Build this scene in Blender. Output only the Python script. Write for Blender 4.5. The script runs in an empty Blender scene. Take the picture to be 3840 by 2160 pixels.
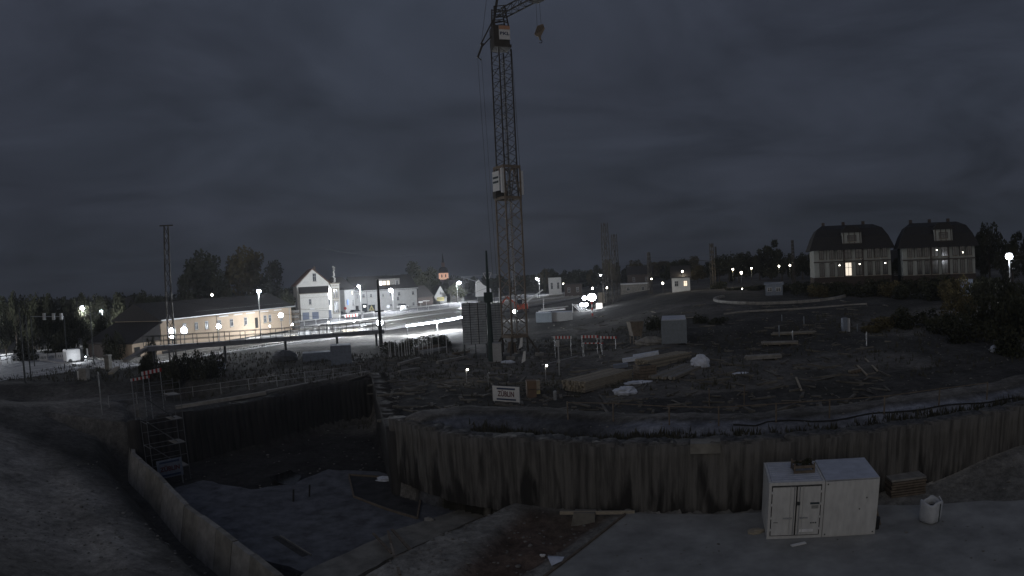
import bpy, math, random
import numpy as np
from mathutils import Vector, Matrix
random.seed(7); rng = np.random.default_rng(7)
C = bpy.context.scene
col = C.collection
# ---------------------------------------------------------------- camera (wide lens with even barrel distortion)
H = 9.3
FPX = 3840/(math.pi/2)
PITCH = math.radians(1.2); ROLL = math.radians(-2.75)
cd = bpy.data.cameras.new('camera'); cam = bpy.data.objects.new('camera', cd); col.objects.link(cam)
cd.type = 'PANO'; cd.sensor_fit = 'HORIZONTAL'; cd.sensor_width = 36.0; cd.sensor_height = 20.25
_cp = cd if hasattr(cd, 'panorama_type') else cd.cycles
_cp.panorama_type = 'FISHEYE_LENS_POLYNOMIAL'
_cp.fisheye_fov = math.radians(180)
_cp.fisheye_polynomial_k0 = 0.0
_cp.fisheye_polynomial_k1 = -(math.pi/2)/36.0
_cp.fisheye_polynomial_k2 = 0.0; _cp.fisheye_polynomial_k3 = 0.0; _cp.fisheye_polynomial_k4 = 0.0
cd.clip_start = 0.1; cd.clip_end = 6000
cam.matrix_world = Matrix.Translation((0, 0, H)) @ Matrix.Rotation(math.pi/2-PITCH, 4, 'X') @ Matrix.Rotation(ROLL, 4, 'Z')
C.camera = cam
C.render.engine = 'CYCLES'
C.cycles.max_bounces = 5; C.cycles.diffuse_bounces = 3
C.cycles.sample_clamp_indirect = 2.0
C.view_settings.view_transform = 'Standard'; C.view_settings.look = 'None'
C.view_settings.exposure = 0.0; C.view_settings.gamma = 1.0; C.view_settings.use_curve_mapping = False
# ---------------------------------------------------------------- overcast dusk sky
W = bpy.data.worlds.new('World'); C.world = W; W.use_nodes = True
nt = W.node_tree; N = nt.nodes; L = nt.links; N.clear()
def nd(t, **k):
    n = N.new(t)
    for a, b in k.items(): setattr(n, a, b)
    return n
out = nd('ShaderNodeOutputWorld'); bg = nd('ShaderNodeBackground'); L.new(bg.outputs[0], out.inputs[0])
sky = nd('ShaderNodeTexSky', sky_type='NISHITA', sun_disc=False, sun_elevation=math.radians(16), sun_rotation=math.radians(200))
tc = nd('ShaderNodeTexCoord'); sx = nd('ShaderNodeSeparateXYZ'); L.new(tc.outputs['Generated'], sx.inputs[0])
def mth(op, a, b=None):
    n = nd('ShaderNodeMath', operation=op)
    for i, q in enumerate((a, b)):
        if q is None: continue
        if isinstance(q, (int, float)): n.inputs[i].default_value = q
        else: L.new(q, n.inputs[i])
    return n.outputs[0]
zc = mth('MAXIMUM', sx.outputs[2], 0.0)
den = mth('ADD', zc, 0.16)
cx = mth('DIVIDE', sx.outputs[0], den); cy = mth('DIVIDE', sx.outputs[1], den)
cb = nd('ShaderNodeCombineXYZ'); L.new(cx, cb.inputs[0]); L.new(cy, cb.inputs[1])
n1 = nd('ShaderNodeTexNoise'); n1.inputs['Scale'].default_value = 1.0; n1.inputs['Detail'].default_value = 7; n1.inputs['Roughness'].default_value = .58; n1.inputs['Distortion'].default_value = .6
L.new(cb.outputs[0], n1.inputs['Vector'])
r1 = nd('ShaderNodeMapRange'); r1.inputs[1].default_value = .3; r1.inputs[2].default_value = .7; r1.inputs[3].default_value = .62; r1.inputs[4].default_value = 1.36
L.new(n1.outputs[0], r1.inputs[0])
# overcast luminance: horizon a third of the zenith
grad = mth('ADD', mth('MULTIPLY', zc, 1.25), 0.50)
lum = mth('MULTIPLY', grad, r1.outputs[0])
n2 = nd('ShaderNodeTexNoise'); n2.inputs['Scale'].default_value = .35; n2.inputs['Detail'].default_value = 2
L.new(cb.outputs[0], n2.inputs['Vector'])
mxc = nd('ShaderNodeMix', data_type='RGBA'); L.new(n2.outputs[0], mxc.inputs[0])
mxc.inputs[6].default_value = (.032, .042, .059, 1); mxc.inputs[7].default_value = (.043, .045, .064, 1)
mul = nd('ShaderNodeMix', data_type='RGBA', blend_type='MULTIPLY'); mul.inputs[0].default_value = 1
cl = nd('ShaderNodeCombineColor')
for i in range(3): L.new(lum, cl.inputs[i])
L.new(mxc.outputs[2], mul.inputs[6]); L.new(cl.outputs[0], mul.inputs[7])
skm = nd('ShaderNodeMix', data_type='RGBA', blend_type='ADD'); skm.inputs[0].default_value = .0006
L.new(mul.outputs[2], skm.inputs[6]); L.new(sky.outputs[0], skm.inputs[7])
L.new(skm.outputs[2], bg.inputs[0]); bg.inputs[1].default_value = 1.0
# faint warm glow of the town behind the camera, as one very wide dim sun
sd = bpy.data.lights.new('town_glow_sun', 'SUN'); sd.energy = 0.26; sd.angle = math.radians(50); sd.color = (1, .93, .84)
so = bpy.data.objects.new('town_glow_sun', sd); col.objects.link(so)
_az = math.radians(200); _el = math.radians(16)
sv = Vector((math.sin(_az)*math.cos(_el), math.cos(_az)*math.cos(_el), math.sin(_el)))
so.rotation_euler = sv.to_track_quat('Z', 'Y').to_euler()
# ---------------------------------------------------------------- from the photograph's points to places in the world
def ray(u, v):
    dx = u-1920; dy = v-1080; r = math.hypot(dx, dy) or 1e-6; t = r/FPX
    x, y, z = math.sin(t)*dx/r, -math.sin(t)*dy/r, -math.cos(t)
    c, s = math.cos(ROLL), math.sin(ROLL); x, y = c*x-s*y, s*x+c*y
    a = math.pi/2-PITCH; c, s = math.cos(a), math.sin(a)
    return Vector((x, c*y-s*z, s*y+c*z))
def at(u, v, d):                                  # the point on that line of sight at horizontal distance d
    q = ray(u, v); k = d/math.hypot(q.x, q.y); return Vector((q.x*k, q.y*k, H+q.z*k))
def Z(u, v, z):
    q = ray(u, v); k = (z-H)/q.z; return Vector((q.x*k, q.y*k, z))
# value noise
_tab = rng.random((64, 64))
def vn(x, y, s, seed=0):
    x = np.asarray(x)*s+seed*7.3; y = np.asarray(y)*s+seed*3.1
    xi = np.floor(x).astype(int); yi = np.floor(y).astype(int); fx = x-xi; fy = y-yi
    fx = fx*fx*(3-2*fx); fy = fy*fy*(3-2*fy)
    g = lambda a, b: _tab[a % 64, b % 64]
    return (g(xi, yi)*(1-fx)+g(xi+1, yi)*fx)*(1-fy)+(g(xi, yi+1)*(1-fx)+g(xi+1, yi+1)*fx)*fy - .5
def sstep(a, b, t):
    t = np.clip((t-a)/(b-a), 0, 1); return t*t*(3-2*t)
def seg_dist(x, y, pts, closed=False):
    d = np.full(np.shape(x), 1e9); n = len(pts)
    for i in range(n if closed else n-1):
        ax, ay = pts[i]; bx, by = pts[(i+1) % n]; ex, ey = bx-ax, by-ay
        t = np.clip(((x-ax)*ex+(y-ay)*ey)/(ex*ex+ey*ey), 0, 1)
        d = np.minimum(d, np.hypot(x-ax-t*ex, y-ay-t*ey))
    return d
def inside(x, y, pts):
    r = np.zeros(np.shape(x), bool); n = len(pts)
    for i in range(n):
        ax, ay = pts[i]; bx, by = pts[(i+1) % n]
        if ay == by: continue
        r ^= ((ay > y) != (by > y)) & (x < (bx-ax)*(y-ay)/(by-ay)+ax)
    return r
def sd_poly(x, y, pts):
    d = seg_dist(x, y, pts, True); return np.where(inside(x, y, pts), -d, d)
WALL = [(-7.4, 38.9), (-2.2, 34.6), (3.8, 30.8), (9.4, 29.2), (12, 28.6), (17, 27.9), (22, 27.6), (28, 27.6), (48, 29)]
TL = [(-8.2, 24.0)]+[tuple(Z(u_, v_, -3.6)[:2]) for u_, v_ in ((1420, 2128), (1560, 2062), (1700, 2003), (1800, 1958), (1865, 1925))]
SL = [(-7.6, 21), (-9.9, 23.5), (-11.9, 25.5), (-14.9, 28.3), (-18.4, 31.4), (-23.7, 37.0), (-28.4, 41.4)]+[tuple(Z(500, 1610, -2.5)[:2]), tuple(Z(489, 1562, -2.3)[:2])]
BANK = [tuple(Z(u_, v_, 0)[:2]) for u_, v_ in ((520, 1557), (660, 1536), (1000, 1480), (1270, 1424), (1398, 1404))]
PC = BANK[-1]
POLA = [(-4.5, 3), (-7.8, 21)]+TL+[(-2.2, 34.6)]+WALL[2:]+[(60, 29), (60, 3)]
POLB = SL[1:]+BANK+[(-7.4, 38.5), (-2.2, 34.6)]+TL[::-1]
ROADP = [(-62, 53), (-40, 60), (-30, 92), (-62, 100), (-130, 80)]
def hgt(x, y):
    x = np.asarray(x, float); y = np.asarray(y, float)
    az = np.degrees(np.arctan2(x, np.maximum(y, .1)))
    w = sstep(3, 17, az)
    d = np.hypot(x, y)
    rise = np.interp(d, [40, 55, 72, 100, 130, 200], [.0, .25, 1.0, 3.0, 3.8, 4.2])
    h = w*rise
    n = vn(x, y, .12, 1)*.5+vn(x, y, .45, 2)*.22+vn(x, y, 1.3, 3)*.10
    fade = 1-sstep(80, 120, d)*.8
    h = h+n*fade
    # left foreground bank with an earth mound behind
    lb = sstep(3, 16, -(x+y-13)) 
    h = h + np.where(x < 0, -1.6*(1-sstep(0, 9, seg_dist(x, y, SL+[(-48, 60)])-6))*(y < 60), 0)
    mound = np.exp(-(((x+41)/9)**2+((y-50)/6)**2)); h = h+1.3*mound
    # berm path above the pile wall
    db = seg_dist(x, y, WALL[1:]); side = sd_poly(x, y, POLA) > 0
    h = h+np.where(side & (x > -8), .65*(1-sstep(6.6, 9, db))*sstep(2.9, 4.0, db) + .15*(1-sstep(2.6, 3.6, db))+.25*sstep(4.5, 5.3, db)*(1-sstep(6.6, 8, db)), 0)
    rd = sd_poly(x, y, ROADP); h = h*sstep(-1, 6, rd)+.30*(1-sstep(-1, 6, rd))
    # pit A, container level
    sa = sd_poly(x, y, POLA); t = sstep(-.1, .7, sa)
    ha = -2.7+vn(x, y, .3, 5)*.10+vn(x, y, 1.1, 6)*.05
    ha = ha+1.1*sstep(19, 28, x)*sstep(6.5, 1.0, seg_dist(x, y, WALL[4:]))+.25*sstep(16, 19, x)*sstep(2.5, .5, seg_dist(x, y, WALL[4:]))
    h = ha*(1-t)+h*t
    # excavated muddy strip between slab and trench
    mud = sd_poly(x, y, [(-3.5, 24), (-1.2, 22.2), (4.6, 30), (0, 32.4)])
    h = h+np.where(mud < 0, -(.45*sstep(0, 1.2, -mud))+vn(x, y, .9, 9)*.55*sstep(0, 1.2, -mud), 0)
    # pit B, deep
    sb = sd_poly(x, y, POLB); far = sstep(-9, -12, x)*sstep(44, 49, y)
    t = sstep(-.1-.5*far, .5, sb)
    h = (-4.4+vn(x, y, .5, 8)*.12)*(1-t)+h*t
    # trench along the step
    dt = seg_dist(x, y, TL); h = h-1.0*(1-sstep(.5, 1.3, dt))
    # ditch outside the low wall
    ds = seg_dist(x, y, SL); outer = sb > 0
    prof = np.interp(ds, [0, 1.6, 3.2, 6.0], [-4.6, -4.6, -2.4, -1.7])
    bl = (1-sstep(4.5, 9, ds))*outer*(x < -5)*(y < 46)
    h = h*(1-bl)+np.minimum(h, prof)*bl
    return h
_ts = np.concatenate([np.arange(6, 120, .12), np.arange(120, 500, .6), np.arange(500, 3000, 6)])
def G(u, v):
    q = ray(u, v); hd = math.hypot(q.x, q.y); k = _ts/hd
    X, Y, ZZ = q.x*k, q.y*k, H+q.z*k
    hh = hgt(X, Y); idx = np.argmax(ZZ <= hh)
    if ZZ[idx] > hh[idx]: idx = len(_ts)-1
    return Vector((float(X[idx]), float(Y[idx]), float(hh[idx])))
def gz(x, y): return float(hgt(np.array([x]), np.array([y]))[0])
# ---------------------------------------------------------------- materials
MATS = {}
def mat(name, c, rough=.8, metal=0, var=.25, scale=3.0, bump=0.0, c2=None, emit=None, est=0, stretch=None, spec=.3, world=False, lo=.3, hi=.7):
    if name in MATS: return MATS[name]
    m = bpy.data.materials.new(name); m.use_nodes = True; t = m.node_tree; b = t.nodes['Principled BSDF']
    b.inputs['Roughness'].default_value = rough; b.inputs['Metallic'].default_value = metal
    b.inputs['Specular IOR Level'].default_value = spec
    tc = t.nodes.new('ShaderNodeTexCoord'); mp = t.nodes.new('ShaderNodeMapping'); g_ = t.nodes.new('ShaderNodeNewGeometry'); t.links.new(g_.outputs['Position'] if world else tc.outputs['Object'], mp.inputs[0])
    if stretch: mp.inputs['Scale'].default_value = stretch
    no = t.nodes.new('ShaderNodeTexNoise'); no.inputs['Scale'].default_value = scale; no.inputs['Detail'].default_value = 5; no.inputs['Roughness'].default_value = .6
    t.links.new(mp.outputs[0], no.inputs['Vector'])
    rp = t.nodes.new('ShaderNodeValToRGB'); rp.color_ramp.elements[0].position = lo; rp.color_ramp.elements[1].position = hi
    ca = tuple(x*(1-var) for x in c)+(1,); cbb = tuple(min(1, x*(1+var)) for x in (c2 or c))+(1,)
    rp.color_ramp.elements[0].color = ca; rp.color_ramp.elements[1].color = cbb
    t.links.new(no.outputs[0], rp.inputs[0]); t.links.new(rp.outputs[0], b.inputs['Base Color'])
    if bump:
        bp = t.nodes.new('ShaderNodeBump'); bp.inputs['Strength'].default_value = bump; bp.inputs['Distance'].default_value = .05
        t.links.new(no.outputs[0], bp.inputs['Height']); t.links.new(bp.outputs[0], b.inputs['Normal'])
    if emit:
        b.inputs['Emission Color'].default_value = emit+(1,); b.inputs['Emission Strength'].default_value = est
    MATS[name] = m; return m
M_conc = mat('concrete', (.27, .26, .24), scale=1.5, var=.3, bump=.3)
M_pile = mat('pile_concrete', (.105, .10, .092), scale=1.0, var=.42, stretch=(4.0, 4.0, .30), bump=.4, world=True, lo=.36, hi=.60)
M_pdark = mat('shade_dark_piling', (.040, .038, .036), scale=1.0, var=.4, stretch=(3, 3, .3), world=True)  # near-black tone stands in for the unlit face of the far pit piles
M_slab = mat('slab_concrete', (.115, .118, .13), scale=1.1, var=.5, world=True, bump=.3)
M_slabw = mat('warm_concrete', (.215, .205, .18), scale=1.2, var=.35, world=True, bump=.3)
M_white = mat('white_container_paint', (.60, .60, .58), rough=.5, var=.13, scale=2.0, stretch=(2, 2, .6))
M_roofw = mat('sky_tinted_roof_paint', (.50, .53, .60), rough=.45, var=.18, scale=1.5)  # bluish light of the sky is put into the roof colour
M_dark = mat('dark_gasket', (.03, .03, .03), var=.1)
M_wht = mat('white_paint', (.75, .75, .74), rough=.5, var=.08)
M_red = mat('red_paint', (.45, .05, .04), rough=.5, var=.1)
M_steel = mat('galvanised_steel', (.42, .43, .44), rough=.45, metal=.5, var=.15, scale=6)
M_tsteel = mat('dull_zinc', (.17, .175, .18), rough=.6, metal=.3)
M_dsteel = mat('dark_steel', (.06, .065, .065), rough=.6, metal=.3, var=.2)
M_crane = mat('crane_yellow_paint', (.21, .165, .12), rough=.55, var=.25, scale=3)
M_craneb = mat('crane_dark_steel', (.06, .052, .042), rough=.6, var=.25)
M_pan = mat('formwork_panel', (.36, .39, .42), rough=.6, var=.25, scale=1.5)
M_green = mat('mast_green_paint', (.03, .05, .045), rough=.6, var=.2)
M_wood = mat('sawn_timber', (.37, .325, .25), scale=2.5, var=.3, stretch=(1, 9, 9))
M_woodd = mat('old_timber', (.16, .13, .10), scale=3, var=.35)
M_foil = mat('white_foil', (.62, .66, .74), rough=.35, var=.15, scale=3, bump=.6)
M_blue = mat('blue_grey_tarp', (.20, .23, .28), rough=.6, var=.2)
M_wallw = mat('white_render', (.66, .65, .61), scale=1.2, var=.07)
M_wallg = mat('grey_render', (.46, .46, .45), scale=1.0, var=.10)
M_ochre = mat('ochre_render', (.52, .41, .30), scale=1.0, var=.06)
M_brickd = mat('dark_clinker', (.065, .052, .046), scale=5, var=.3)
M_trim = mat('stone_trim', (.34, .30, .24), scale=3, var=.15)
M_cream = mat('cream_facade', (.33, .345, .325), scale=1, var=.1)
M_vroof = mat('black_roof_tiles', (.026, .024, .023), scale=2.5, var=.5, stretch=(1, 1, 6), bump=.5)
M_roof = mat('dark_roof_tiles', (.034, .031, .03), scale=2, var=.3, stretch=(1, 1, 6))
M_roofr = mat('red_roof_tiles', (.13, .075, .055), scale=2, var=.3)
M_glass = mat('window_glass', (.03, .035, .04), rough=.12, var=.05, spec=.6)
M_frame = mat('window_frame', (.5, .5, .5), var=.05)
M_door = mat('blue_grey_door', (.22, .25, .32), var=.1)
M_bal = mat('ballast', (.58, .57, .56), scale=9, var=.4, bump=.8)
M_asph = mat('asphalt', (.13, .13, .135), scale=3, var=.3)
M_plat = mat('platform_paving', (.5, .49, .47), scale=3, var=.12)
M_rail = mat('steel_rail', (.5, .48, .45), rough=.3, metal=.8, var=.1)
M_slp = mat('concrete_sleeper', (.5, .49, .46), var=.15)
M_leaf = mat('dark_foliage', (.030, .034, .022), scale=.8, var=.4, c2=(.055, .056, .034), spec=.1)
M_leaf2 = mat('autumn_foliage', (.07, .06, .03), scale=.8, var=.4, c2=(.12, .10, .05), spec=.1)
M_bark = mat('bark', (.07, .055, .04), var=.3)
M_grass = mat('dry_grass', (.07, .068, .05), var=.35)
M_lamp = mat('lamp_glass', (.9, .9, .9), emit=(.86, .90, 1.0), est=40)
M_flood = mat('flood_glass', (.9, .9, .9), emit=(.84, .90, 1.0), est=60)
M_tube = mat('light_tube', (.9, .9, .9), emit=(.86, .92, 1.0), est=14)
M_warmw = mat('lit_window', (.9, .8, .7), emit=(1.0, .80, .58), est=1.3)
M_coolw = mat('bright_window', (.9, .9, .9), emit=(1.0, .95, .90), est=2.6)
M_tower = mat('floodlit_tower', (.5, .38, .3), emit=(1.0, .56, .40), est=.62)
M_small = mat('small_lamp', (.9, .9, .8), emit=(1.0, .93, .78), est=12)
M_yell = mat('yellow_sign', (.55, .48, .22), var=.05)
M_oran = mat('orange_plastic', (.55, .16, .05), var=.1)
M_greyc = mat('grey_container_paint', (.22, .25, .28), rough=.6, var=.12)
M_wood2 = mat('weathered_timber', (.25, .225, .18), scale=2.5, var=.3, stretch=(1, 9, 9))
M_cab = mat('brown_plywood', (.20, .135, .09), var=.2)
M_bag = mat('bulk_bag_fabric', (.56, .58, .60), rough=.8, var=.12, scale=4, bump=.5)
M_orangesign = mat('orange_sign', (.55, .30, .19), var=.04)
M_ink = mat('dark_ink', (.05, .07, .08), var=.05)
M_inkred = mat('maroon_ink', (.13, .05, .06), var=.05)
M_inkblue = mat('navy_ink', (.05, .07, .13), var=.05)
M_excav = mat('red_machine_paint', (.50, .10, .06), var=.12)
# water stains rising from the foot of the pile wall
_t = M_pile.node_tree; _b = _t.nodes['Principled BSDF']; _src = _b.inputs['Base Color'].links[0].from_socket
_g = _t.nodes.new('ShaderNodeNewGeometry'); _m = _t.nodes.new('ShaderNodeMapping'); _m.inputs['Scale'].default_value = (.75, .75, .16); _n = _t.nodes.new('ShaderNodeTexNoise'); _n.inputs['Scale'].default_value = 1.6; _n.inputs['Detail'].default_value = 6
_t.links.new(_g.outputs['Position'], _m.inputs[0]); _t.links.new(_m.outputs[0], _n.inputs['Vector'])
_s = _t.nodes.new('ShaderNodeSeparateXYZ'); _t.links.new(_g.outputs['Position'], _s.inputs[0])
_h = _t.nodes.new('ShaderNodeMapRange'); _h.inputs[1].default_value = -2.9; _h.inputs[2].default_value = .8; _h.inputs[3].default_value = .44; _h.inputs[4].default_value = .74; _t.links.new(_s.outputs[2], _h.inputs[0])
_d = _t.nodes.new('ShaderNodeMath'); _d.operation = 'SUBTRACT'; _t.links.new(_n.outputs[0], _d.inputs[0]); _t.links.new(_h.outputs[0], _d.inputs[1])
_k = _t.nodes.new('ShaderNodeMapRange'); _k.inputs[1].default_value = -.04; _k.inputs[2].default_value = .08; _t.links.new(_d.outputs[0], _k.inputs[0])
_x = _t.nodes.new('ShaderNodeMix'); _x.data_type = 'RGBA'; _x.blend_type = 'MIX'; _t.links.new(_k.outputs[0], _x.inputs[0]); _t.links.new(_src, _x.inputs[6]); _x.inputs[7].default_value = (.028, .026, .024, 1); _t.links.new(_x.outputs[2], _b.inputs['Base Color'])
# ---------------------------------------------------------------- mesh helper
class MB:
    def __init__(s): s.v = []; s.f = []
    def add(s, vs, fs):
        o = len(s.v); s.v += [tuple(p) for p in vs]; s.f += [tuple(i+o for i in f) for f in fs]; return s
    def box(s, c, sz, rz=0, rx=0, ry=0):
        hx, hy, hz = sz[0]/2, sz[1]/2, sz[2]/2
        R = Matrix.Rotation(rz, 3, 'Z') @ Matrix.Rotation(ry, 3, 'Y') @ Matrix.Rotation(rx, 3, 'X'); c = Vector(c)
        vs = [c+R @ Vector((a*hx, b*hy, d*hz)) for d in (-1, 1) for a, b in ((-1, -1), (1, -1), (1, 1), (-1, 1))]
        return s.add(vs, [(3, 2, 1, 0), (4, 5, 6, 7), (0, 1, 5, 4), (1, 2, 6, 5), (2, 3, 7, 6), (3, 0, 4, 7)])
    def bar(s, p, q, w, h=None, n=4, w2=None):
        p = Vector(p); q = Vector(q); d = q-p
        if d.length < 1e-6: return s
        d.normalize(); up = Vector((0, 0, 1)) if abs(d.z) < .95 else Vector((0, 1, 0))
        a = d.cross(up).normalized(); b = a.cross(d).normalized(); h = h or w; w2 = w2 or w
        vs = []
        for e, k in ((p, 1), (q, w2/w)):
            for i in range(n):
                t = 2*math.pi*(i+.5)/n; r = .7071 if n == 4 else .5
                vs.append(e+a*math.cos(t)*w*r*k+b*math.sin(t)*h*r*k)
        return s.add(vs, [tuple(range(n))[::-1], tuple(range(n, 2*n))]+[(i, (i+1) % n, n+(i+1) % n, n+i) for i in range(n)])
    def prism(s, pts, axis_vec):
        n = len(pts); a = Vector(axis_vec); vs = [Vector(p) for p in pts]; vs += [p+a for p in vs]
        return s.add(vs, [tuple(range(n))[::-1], tuple(range(n, 2*n))]+[(i, (i+1) % n, n+(i+1) % n, n+i) for i in range(n)])
    def ball(s, c, r, nu=10, nv=7, jit=0, sd=0):
        rr = random.Random(sd); c = Vector(c); r = Vector(r) if not isinstance(r, (int, float)) else Vector((r, r, r))
        vs = []; fs = []
        for j in range(nv+1):
            ph = math.pi*j/nv
            for i in range(nu):
                th = 2*math.pi*i/nu; k = 1+rr.uniform(-jit, jit)
                vs.append(c+Vector((r.x*math.sin(ph)*math.cos(th)*k, r.y*math.sin(ph)*math.sin(th)*k, r.z*math.cos(ph)*k)))
        for j in range(nv):
            for i in range(nu):
                fs.append((j*nu+i, (j+1)*nu+i, (j+1)*nu+(i+1) % nu, j*nu+(i+1) % nu))
        return s.add(vs, fs)
    def build(s, name, m, parent=None, smooth=False):
        me = bpy.data.meshes.new(name); me.from_pydata(s.v, [], s.f); me.materials.append(m)
        if smooth: me.shade_smooth()
        o = bpy.data.objects.new(name, me); col.objects.link(o)
        if parent: o.parent = parent
        return o
def tag(o, label=None, cat=None, group=None, kind=None):
    if label: o['label'] = label
    if cat: o['category'] = cat
    if group: o['group'] = group
    if kind: o['kind'] = kind
    return o
def thing(name, label, cat, loc=(0, 0, 0), rz=0, group=None):
    o = bpy.data.objects.new(name, None); col.objects.link(o); o.empty_display_size = .3
    o.location = loc; o.rotation_euler = (0, 0, rz); return tag(o, label, cat, group)
def dup(root, loc, rz=None, label=None, group=None, scale=None):
    r = root.copy(); col.objects.link(r); r.location = loc
    if rz is not None: r.rotation_euler = (0, 0, rz)
    if scale: r.scale = scale
    if label: r['label'] = label
    if group: r['group'] = group
    for ch in list(root.children):
        c = ch.copy(); col.objects.link(c); c.parent = r
        for g in list(ch.children):
            d = g.copy(); col.objects.link(d); d.parent = c
    return r
def pt_light(loc, w, r=.25, c=(.88, .93, 1.0), parent=None, name='lamp_light'):
    l = bpy.data.lights.new(name, 'POINT'); l.energy = w; l.shadow_soft_size = r; l.color = c
    o = bpy.data.objects.new(name, l); col.objects.link(o); o.location = loc
    if parent: o.parent = parent
    return o
def text(s, size, parent, loc, rot, m, name='lettering', ext=.004, stretch=1.0, bold=0):
    cu = bpy.data.curves.new(name, 'FONT'); cu.body = s; cu.size = size; cu.extrude = ext; cu.align_x = 'CENTER'; cu.align_y = 'CENTER'; cu.offset = bold
    tmp = bpy.data.objects.new('tmp_text', cu); me_t = bpy.data.meshes.new_from_object(tmp); bpy.data.objects.remove(tmp)
    me_t.materials.clear(); me_t.materials.append(m); o = bpy.data.objects.new(name, me_t); col.objects.link(o); o.parent = parent
    o.location = loc; o.rotation_euler = rot; o.scale = (stretch, 1, 1); return o
# ================================================================ GROUND
def axis(parts):
    r = []
    for a, b, s in parts: r += list(np.arange(a, b, s))
    return np.array(r)
xs = axis([(-1100, -600, 50), (-600, -150, 20), (-150, -60, 3), (-60, -34, .8), (-34, 36, .33), (36, 60, .8), (60, 150, 2.5), (150, 600, 20), (600, 1101, 50)])
ys = axis([(-40, 2, 3), (2, 14, .6), (14, 52, .33), (52, 80, .8), (80, 150, 1.5), (150, 300, 5), (300, 800, 25), (800, 1301, 50)])
X, Y = np.meshgrid(xs, ys); HH = hgt(X, Y)
nx, ny = len(xs), len(ys)
me = bpy.data.meshes.new('ground')
me.vertices.add(nx*ny); me.vertices.foreach_set('co', np.stack([X, Y, HH], -1).reshape(-1).astype(np.float32))
ii = (np.arange(ny-1)[:, None]*nx+np.arange(nx-1)[None, :]).reshape(-1)
q = np.stack([ii, ii+1, ii+nx+1, ii+nx], -1).reshape(-1).astype(np.int32)
me.loops.add(len(q)); me.loops.foreach_set('vertex_index', q); me.polygons.add(len(ii))
me.polygons.foreach_set('loop_start', np.arange(0, len(q), 4, dtype=np.int32)); me.update(calc_edges=True); me.shade_smooth()
# soil kinds: what each patch of ground is made of
base = np.zeros((ny, nx, 3)); soil = np.array([.075, .072, .066]); sand = np.array([.27, .255, .23]); clay = np.array([.13, .095, .075]); grav = np.array([.25, .25, .25]); weed = np.array([.052, .05, .042])
base[:] = soil
sa = sd_poly(X, Y, POLA); sb = sd_poly(X, Y, POLB)
def blend(mask, c):
    global base
    mask = np.clip(mask, 0, 1)[..., None]; base = base*(1-mask)+c*mask
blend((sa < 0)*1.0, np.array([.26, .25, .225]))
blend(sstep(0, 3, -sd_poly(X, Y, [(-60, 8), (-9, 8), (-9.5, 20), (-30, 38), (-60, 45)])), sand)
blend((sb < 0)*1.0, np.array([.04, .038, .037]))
mudd = sd_poly(X, Y, [(-3.5, 24), (-1.2, 22.2), (4.6, 30), (0, 32.4)]); blend(sstep(.2, -.8, mudd), clay)
dbm = seg_dist(X, Y, WALL[1:]); up = (sa > 0) & (X > -8)
blend(np.where(up, 1-sstep(2.7, 3.2, dbm), 0), np.array([.035, .033, .027]))
blend(np.where(up, (1-sstep(4.7, 5.0, dbm))*sstep(3.1, 3.5, dbm), 0), np.array([.24, .25, .28])*(.5+.5*sstep(4, 9, X))[..., None])
blend(np.where(up, (1-sstep(7.0, 7.8, dbm))*sstep(5.0, 5.4, dbm), 0)*.8, sand*.75)
blend(sstep(.45, .75, vn(X, Y, .06, 11)+.5)*(Y > 45)*(sa > 0)*.6, sand*.7)
blend(sstep(.1, .4, vn(X, Y, .15, 12))*.5, weed)
blend(np.exp(-(((X+41)/9)**2+((Y-50)/6)**2))*.8, sand)
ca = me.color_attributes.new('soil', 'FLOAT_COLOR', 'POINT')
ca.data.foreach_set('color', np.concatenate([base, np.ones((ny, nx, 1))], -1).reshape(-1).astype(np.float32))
gm = bpy.data.materials.new('soil_ground'); gm.use_nodes = True; t = gm.node_tree; b = t.nodes['Principled BSDF']; b.inputs['Roughness'].default_value = .95; b.inputs['Specular IOR Level'].default_value = .15
at_n = t.nodes.new('ShaderNodeAttribute'); at_n.attribute_name = 'soil'
geo = t.nodes.new('ShaderNodeNewGeometry')
facs = []
for sc_, lo, hi in ((.35, .55, 1.35), (2.2, .6, 1.4), (12, .75, 1.25)):
    no = t.nodes.new('ShaderNodeTexNoise'); no.inputs['Scale'].default_value = sc_; no.inputs['Detail'].default_value = 6; no.inputs['Roughness'].default_value = .65
    t.links.new(geo.outputs['Position'], no.inputs['Vector'])
    mr = t.nodes.new('ShaderNodeMapRange'); mr.inputs[1].default_value = .3; mr.inputs[2].default_value = .7; mr.inputs[3].default_value = lo; mr.inputs[4].default_value = hi
    t.links.new(no.outputs[0], mr.inputs[0]); facs.append((no, mr))
prev = at_n.outputs['Color']
for no, mr in facs:
    vm = t.nodes.new('ShaderNodeVectorMath'); vm.operation = 'SCALE'; t.links.new(prev, vm.inputs[0]); t.links.new(mr.outputs[0], vm.inputs['Scale']); prev = vm.outputs[0]
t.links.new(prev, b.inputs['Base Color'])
bp = t.nodes.new('ShaderNodeBump'); bp.inputs['Strength'].default_value = .7; bp.inputs['Distance'].default_value = .12
t.links.new(facs[1][0].outputs[0], bp.inputs['Height']); t.links.new(bp.outputs[0], b.inputs['Normal'])
me.materials.append(gm)
go = bpy.data.objects.new('ground', me); col.objects.link(go); go['kind'] = 'structure'
def sheet(name, pts, z, m, th=.0, kind='structure'):
    mb = MB()
    if th: mb.prism([(p[0], p[1], z-th) for p in pts], (0, 0, th))
    else: mb.add([(p[0], p[1], z) for p in pts], [tuple(range(len(pts)))])
    o = mb.build(name, m); o['kind'] = kind; return o
def Gp(u, v, dz=0.0):
    p = G(u, v); return Vector((p.x, p.y, p.z+dz))
def up(u, v, p):                                  # height above which the line of sight passes over ground point p
    return at(u, v, math.hypot(p.x, p.y)).z
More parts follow.
